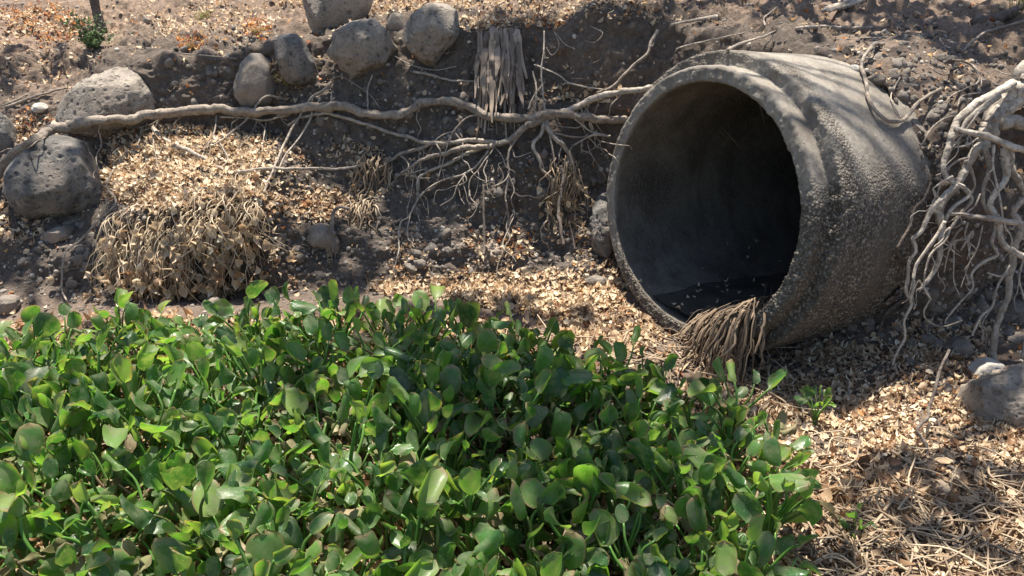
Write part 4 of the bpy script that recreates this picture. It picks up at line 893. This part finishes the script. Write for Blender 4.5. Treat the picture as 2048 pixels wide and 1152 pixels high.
def strips():
    """torn fibrous strips hanging off the lip"""
    mb = MB(); top = np.array([(960, 62), (985, 50), (1010, 46), (1035, 56)])
    for k in range(84):
        t = .5 + .5 * math.sin(math.pi * (rng.random() - .5)) if k % 2 else rng.uniform(.1, .9); u = np.interp(t, [0, .33, .66, 1], top[:, 0]); v = np.interp(t, [0, .33, .66, 1], top[:, 1]) + rng.normal(8, 5)
        p, nn = hit(u, v); dep = project(p)[2]; long = k < 30; n = 16; tt = np.linspace(0, 1, n)
        Lp = rng.uniform(100, 235) if long else rng.uniform(40, 130); st = 0 if long else rng.uniform(0, 70)
        w = rng.uniform(1.5, 6.5) * dep / FPX; o = rng.uniform(.02, .05) if long else rng.uniform(.05, .10)
        uu_ = u + (rng.normal(0, 10) + 2 * np.sin(tt * 7 + k)) * tt; C = []; ym = 99
        for q, ub in zip(tt, uu_):
            vb = v - 4 + st + q * Lp; ym = min(ym, hit(ub, vb)[0][1] - o * smooth01(q * 5)); C.append(at_y(ub, vb, ym))
        x, y, z = np.array(C).T; y = y - rng.uniform(0, .05) * tt ** 2 * (0 if long else 1.6) - .006 * np.sin(tt * 11 + k)
        tw = rng.normal(0, .35) + tt * rng.normal(0, .7); ww = w * (1 - .65 * tt ** 3) * (1 + .25 * vnoise(np.stack([tt * 9 + k, tt * 0, tt * 0], 1)))
        C = np.stack([x, y, z], 1); S = np.stack([np.cos(tw), np.sin(tw), 0 * tw], 1)
        cols_ = [C + S * (ww * a)[:, None] + np.array([0, -1, 0]) * (ww * .35 * (1 - abs(a)))[:, None] for a in (-1, -.4, .4, 1)]
        V = np.stack(cols_, 1).reshape(-1, 3); i = np.arange(n - 1)[:, None] * 4; j = np.arange(3)[None]
        mb.add(V, np.stack([i + j, i + j + 1, i + 5 + j, i + 4 + j], -1).reshape(-1, 4), np.clip(rng.normal(.5, .25), 0, 1))
    o = obj('hanging_strips', mb.mesh('hanging_strips', [M_rag])); tag(o, 'bundle of torn brown fibrous strips hanging down the dark bank at top centre', 'dry strips')
    # crumpled piece further down
    V, F = ICO[5]; p, n = hit(985, 520); W = V * [.045, .03, .085]; W += V * (fbm(V, 2.2, 4, .6) * .016 + (1 - np.abs(fbm(V * [1, 1, .4], 5, 2))) * .012)[:, None]
    tag(obj('rag', mesh_np('rag', W, F, True, {'tint': np.full(len(W), .6)}, [M_rag]), None, p + [0, -.01, 0]), 'crumpled brown rag caught on the leafy slope in the middle', 'rag')
strips()

# ------------------------------------------------------------------ shrub, stump, tufts
def blades(mb, P, n, h, lean, w, tint):
    for k in range(n):
        a = rng.uniform(0, 6.28); l = rng.uniform(.2, 1) * lean; hh = h * rng.uniform(.5, 1.1); d = np.array([math.cos(a), math.sin(a), 0]); b = P + d * rng.uniform(0, .25) * h
        q = spline(np.array([b, b + d * l * .3 * hh + [0, 0, hh * .6], b + d * l * hh + [0, 0, hh * (1 - .45 * l)]]), 4)
        mb.tube(q, np.linspace(w, w * .2, len(q)), 3, np.clip(rng.normal(tint, .2), 0, 1), .4)
def tuft(label, u, v, n, h, lean, tint, mat=M_grass, spots=1, sp=14):
    mb = MB()
    for k in range(spots):
        p, nn = hit(u + rng.normal(0, sp) * (spots > 1), v + rng.normal(0, sp * .45) * (spots > 1)); blades(mb, p - [0, 0, .01], n, h, lean, .0022, tint)
    tag(obj('grass_tuft', mb.mesh('grass_tuft', [mat])), label, 'grass')
tuft('yellow green grass tuft on the upper slope left of boulder row', 408, 36, 24, .075, 1.1, .8, spots=4, sp=6)
tuft('small yellowing grass tuft growing on orange leaves', 518, 66, 26, .06, 1.2, .55, spots=4, sp=4)
tuft('dry straw grass hanging beside the pear-shaped boulder', 585, 165, 22, .11, 1.4, .4, spots=10, sp=11)
tuft('green grass sprigs in front of the dark wedge-shaped boulder', 568, 130, 8, .09, .8, 1.0, spots=2, sp=3)
tuft('orange dry grass wad on the slope above the dark recess', 385, 92, 18, .05, 1.4, .1, spots=5, sp=7)
tuft('green weed tuft at the top right corner above the log', 2046, 18, 26, .12, 1.0, 1.0, M_green, spots=4, sp=12)
tuft('dry grass wisps hanging under the left end of long root', 235, 262, 12, .06, 1.5, .2, spots=7, sp=11)
def shrub():
    p, n = hit(188, 98); root_o = empty('leafy_shrub', p); tag(root_o, 'small leafy green shrub by a stump on upper left slope', 'shrub')
    ms, ml = MB(), MB()
    for k in range(34):
        a = rng.uniform(0, 6.28); l = rng.uniform(.03, .16); h = rng.uniform(.06, .2)
        e = np.array([math.cos(a) * l, math.sin(a) * l * .7, h]); q = spline(np.array([[0, 0, -.01], e * [.4, .4, .55], e]), 5); ms.tube(q, np.linspace(.003, .0012, len(q)), 5, .4)
        for m in range(16):
            t = rng.uniform(.3, 1.05); c = e * [t, t, t] + rng.normal(0, .012, 3); M = frames(np.array([[rng.normal(0, .6), rng.normal(-.3, .6), 1]]), rng.uniform(0, 6.28, 1), rng.uniform(0, .7, 1))[0] * rng.uniform(.014, .028)
            ml.add(TPL[0][0] @ M.T + c, TPL[0][1], rng.random())
    obj('stem', ms.mesh('stem', [M_root_dark]), root_o); obj('foliage', ml.mesh('foliage', [M_green], False), root_o)
    p, n = hit(204, 66); q = np.array([p + [0, 0, -.05], p + [.0, 0, .05], p + [-.01, .01, .14], p + [-.015, .02, .26], p + [-.03, .03, .6]]); q = spline(q, 6)
    mb = MB(); mb.tube(q, np.linspace(.034, .022, len(q)) * (1 + .15 * fbm(q, 20, 2)), 14, .35)
    tag(obj('stump', mb.mesh('stump', [M_root_dark])), 'thin brown stump standing behind the leafy shrub', 'stump')
shrub()
mb = MB(); p, n = hit(1690, 14); V, F = ICO[3]
W = V * [.13, .035, .012]; W += V * (fbm(V, 3, 3) * .01)[:, None]
o = obj('bark_piece', mesh_np('bark_piece', W, F, True, {'tint': np.full(len(W), .5)}, [M_root]), None, p + [0, 0, .012]); o.rotation_euler = (.3, -.25, .1); tag(o, 'pale flake of bark on the slope at the top above the pipe', 'bark')

# loose dry stalks at the lower right
def stalks(name, label, weight, N, L, r, lift, mat, tint=.55):
    P, Nn = pick(weight, N); mb = MB()
    for k in range(N):
        a = rng.uniform(0, 6.28); l = rng.uniform(*L); d = np.array([math.cos(a), math.sin(a), rng.normal(0, .12)]); e = np.array([-d[1], d[0], 0]) * rng.normal(0, .2) * l
        b = P[k] + Nn[k] * (rng.random() * lift + .004)
        q = spline(np.array([b - d * l / 2, b + e + [0, 0, rng.uniform(0, .012)], b + d * l / 2 + [0, 0, rng.normal(0, .01)]]), 4); rr = rng.uniform(*r)
        mb.tube(q, np.linspace(rr, rr * .6, len(q)), 5, np.clip(rng.normal(tint, .22), 0, 1), .6)
    return tag(obj(name, mb.mesh(name, [mat])), label, 'dry stalks', kind='stuff')
stalks('dry_stalks', 'tangle of dry broken stalks covering the ground at lower right', dens(GU, GVv, [(1870, 1100, 320, 100, 1), (1650, 1060, 140, 100, .5), (1720, 920, 220, 50, .12), (1980, 980, 120, 60, .3)]), 620, (.05, .22), (.002, .0055), .05, M_straw)
stalks('dry_twigs', 'thin broken twigs and stem bits scattered through the leaf litter', np.minimum(lw, 1) * (.2 + flat), 800, (.03, .12), (.0012, .003), .02, M_straw, .45)
stalks('dry_stalks', 'dead stalks lying among the green plant stems', (GU < 1650) * (GC[:, 1] < 3.0) * (GC[:, 1] > .9) * (np.abs(GC[:, 0]) < 2.4) * 1.0, 900, (.06, .25), (.003, .006), .07, M_straw, .4)
strew('leaf_litter', 'large curled dead leaves among the dry stalks at lower right', dens(GU, GVv, [(1850, 1080, 330, 130, 1), (1650, 1030, 140, 120, .6)]), 420, (.03, .07), M_litter, .04, .8, (.02, .7))
strew('leaf_litter', 'paler larger leaves topping the mound beside the biggest boulder', dens(GU, GVv, [(380, 350, 170, 75, 1), (1100, 585, 180, 35, .8)]) * (.1 + flat), 1900, (.028, .05), M_litter, .022, .6, (.35, 1.2))  # tint range set paler than the rest of the litter
#PART4
# ------------------------------------------------------------------ water hyacinths: plants with leaves of their own
def hyacinth_leaf(h, lean, az, size, cup, roll, droop, twist, dry, r):
    """petiole from the crown of the plant up to a spoon-shaped blade"""
    d = np.array([math.cos(az), math.sin(az), 0]); side = np.array([-d[1], d[0], 0])
    P = spline(np.array([d * .012, d * lean * .25 + [0, 0, h * .45], d * lean * .7 + side * r.normal(0, .012) + [0, 0, h * .82], d * lean + [0, 0, h]]), 5)
    T = P[-1] - P[-2]; T /= np.linalg.norm(T)
    rr = np.interp(np.linspace(0, 1, len(P)), [0, .2, 1], [.006, .0065, .0034]) * r.uniform(.8, 1.15)
    mb = MB(); mb.tube(P, rr, 6, np.clip(r.normal(.45, .2), 0, 1)); npet = sum(len(f) for q in mb.F.values() for f in q)
    # blade
    ang = droop; ax0 = T * math.cos(ang) + (d * .9 + np.array([0, 0, -.35])) * math.sin(ang); ax0 /= np.linalg.norm(ax0)
    sd_ = np.cross(ax0, [0, 0, 1]) ; sd_ = sd_ / (np.linalg.norm(sd_) + 1e-9) if np.linalg.norm(sd_) > .15 else side.copy()
    sd_ = sd_ * math.cos(twist) + np.cross(ax0, sd_) * math.sin(twist); nr = np.cross(sd_, ax0)
    nu, nw = 11, 9; V = []; wid = r.uniform(.33, .49)
    ph = r.uniform(0, 6.28); curl = r.normal(0, .55) + (.9 if dry else 0) * r.choice([-1, 1]); wav = r.uniform(.015, .075) * (2.2 if dry else 1)
    asym = r.normal(0, .35)
    for i in range(nu):
        t = i / (nu - 1); prof = max(0, 1 - abs(2 * t ** .92 - 1) ** 2.2) ** .55 * wid + (.03 if t == 0 else .02 if t == 1 else 0)
        if t > .9: prof *= 1.0
        for j in range(nw):
            w = (j / (nw - 1)) * 2 - 1; a = w * prof
            rl = roll * (1 + asym * np.sign(w)); th = a * rl * 2.1
            x = math.sin(th) / (rl * 2.1) if abs(rl) > .05 else a
            zc = (1 - math.cos(th)) / (rl * 2.1) if abs(rl) > .05 else 0
            tt = t * 1.0; cv = curl * 1.1 * t; lx = math.sin(cv * 1.0) / (curl * 1.1) if abs(curl) > .05 else t; lz = (1 - math.cos(cv)) / (curl * 1.1) if abs(curl) > .05 else 0
            z = zc + lz + cup * .25 * (a * a) + wav * math.sin(6 * w + 9 * t + ph) * abs(w) + (.012 * (1 - abs(w)) if abs(w) < .3 else 0)
            V.append(P[-1] + size * (ax0 * lx + sd_ * x + nr * z))
    V = np.array(V); F = np.array([(i * nw + j, i * nw + j + 1, (i + 1) * nw + j + 1, (i + 1) * nw + j) for i in range(nu - 1) for j in range(nw - 1)])
    tint = np.clip(r.normal(.45, .2) + .18 * np.tile(np.abs(np.linspace(-1, 1, nw)), nu), 0, 1)
    mb.add(V, F, tint)
    tg = np.repeat(np.linspace(0, 1, nu), nw); wg = np.tile(np.abs(np.linspace(-1, 1, nw)), nu)
    edge = np.concatenate([np.zeros(sum(map(len, mb.V[:-1]))), np.maximum(wg ** 3 * .8, tg ** 4)])
    Vall = np.vstack(mb.V); Fs = [np.vstack(f) for f in mb.F.values()]
    mi = np.concatenate([np.where(f.min(1) >= len(Vall) - len(V), 1, 0) for f in Fs])
    return mesh_np('leaf', Vall, Fs, True, {'tint': np.concatenate(mb.A), 'edge': edge}, [M_straw if dry == 2 else M_petiole, M_brown_blade if dry else M_blade], mi)
def make_plant(seed, dryness):
    r = np.random.default_rng(seed); n = int(r.integers(10, 15)); L = []
    for k in range(n):
        az = 2 * math.pi * (k + r.uniform(-.3, .3)) / n; young = k % 4 == 0
        dry = 0
        q = r.random()
        if q < dryness: dry = 2 if q < dryness * .5 else 1
        h = r.uniform(.09, .28) * (.8 if dry else 1); lean = r.uniform(.02, .13) * (1.4 if dry else 1)
        size = (.052 + .072 * r.random() ** 1.25) * (.85 if dry else 1)
        L.append(hyacinth_leaf(h, lean, az, size, r.normal(.3, .3), (r.uniform(.7, 1.6) if r.random() < .55 else r.uniform(1.5, 2.7)) * (1.3 if dry else 1) * (1 if r.random() < .68 else -1), (r.uniform(-.3, .35) if r.random() < .72 else r.uniform(.4, 1.1)) if not dry else r.uniform(.6, 1.8), r.normal(0, .55), dry, r))
    return L
FRESH = [make_plant(200 + k, .06) for k in range(12)]; WORN = [make_plant(400 + k, .34) for k in range(8)]
def bed_ok(x, y):
    u, v, _ = project(np.array([x, y, .2]))
    edge = np.interp(v, [560, 640, 700, 760, 830, 900, 1000, 1080, 1400], [1080, 1200, 1310, 1400, 1520, 1570, 1575, 1560, 1530])
    yb = np.interp(u, [-300, 0, 100, 300, 450, 600, 760, 900, 1000, 1100, 1200, 1300], [2.55, 2.58, 2.72, 2.80, 2.80, 2.85, 2.87, 2.85, 2.76, 2.66, 2.54, 2.42])
    return u < edge and y < yb
spots = []
tries = 0
while len(spots) < 297 and tries < 60000:
    tries += 1
    x, y = rng.uniform(-2.5, 1.5), rng.uniform(1.02, 3.05)
    u, v, _ = project(np.array([x, y, .25]))
    if not (-160 < u < 1750 and v < 1330) or not bed_ok(x, y): continue
    md = .112 if u < 1150 else .106
    if all((x - a) ** 2 + (y - b) ** 2 > md ** 2 for a, b, *_ in spots): spots.append((x, y, u, v))
def plant_label(u, v, worn):
    if u > 1250: return ('drooping part-withered water hyacinth at the right edge of bed near dry stalks' if worn else 'green water hyacinth at the right edge of the bed near dry stalks')
    if v < 720: return ('part-browned water hyacinth along the back edge of the bed below the bank' if worn else 'upright green water hyacinth along the back edge of the bed below the bank')
    if v > 980: return ('part-withered water hyacinth in the nearest rows at the bottom of photo' if worn else 'large glossy green water hyacinth in the nearest rows at the bottom of photo')
    if u < 520: return ('part-browned water hyacinth in the sunlit left middle of bed' if worn else 'bright green water hyacinth in the sunlit left middle of bed')
    return ('curled part-withered water hyacinth in the shaded middle of bed' if worn else 'dark green water hyacinth in the shaded middle of bed')
def plant(x, y, z, worn, sc, label, group):
    o = empty('water_hyacinth', (x, y, z)); o.rotation_euler = (rng.normal(0, .06), rng.normal(0, .06), rng.uniform(0, 6.28)); o.scale = (sc,) * 3
    src = (WORN if worn else FRESH); L = src[int(rng.integers(len(src)))]
    for me in L: obj('leaf', me, o)
    return tag(o, label, 'water plant', group)
for x, y, u, v in spots:
    worn = rng.random() < (.42 if u > 1150 else .36 if v > 900 else .3)
    lab = plant_label(u, v, worn)
    plant(x, y, drop(x, y)[0][2] - .005, worn, rng.uniform(.82, 1.12) * (.9 if u > 1200 or v < 700 else 1), lab, lab.replace('hyacinth', 'hyacinths'))
for (u, v, sc, worn, lab) in ((1630, 850, .5, 0, 'lone small green seedling on leaf litter right of the bed'), (1700, 1080, .38, 0, 'tiny green seedling among dry stalks at the bottom right')):
    p, n = hit(u, v); plant(p[0], p[1], p[2], worn, sc, lab, None)
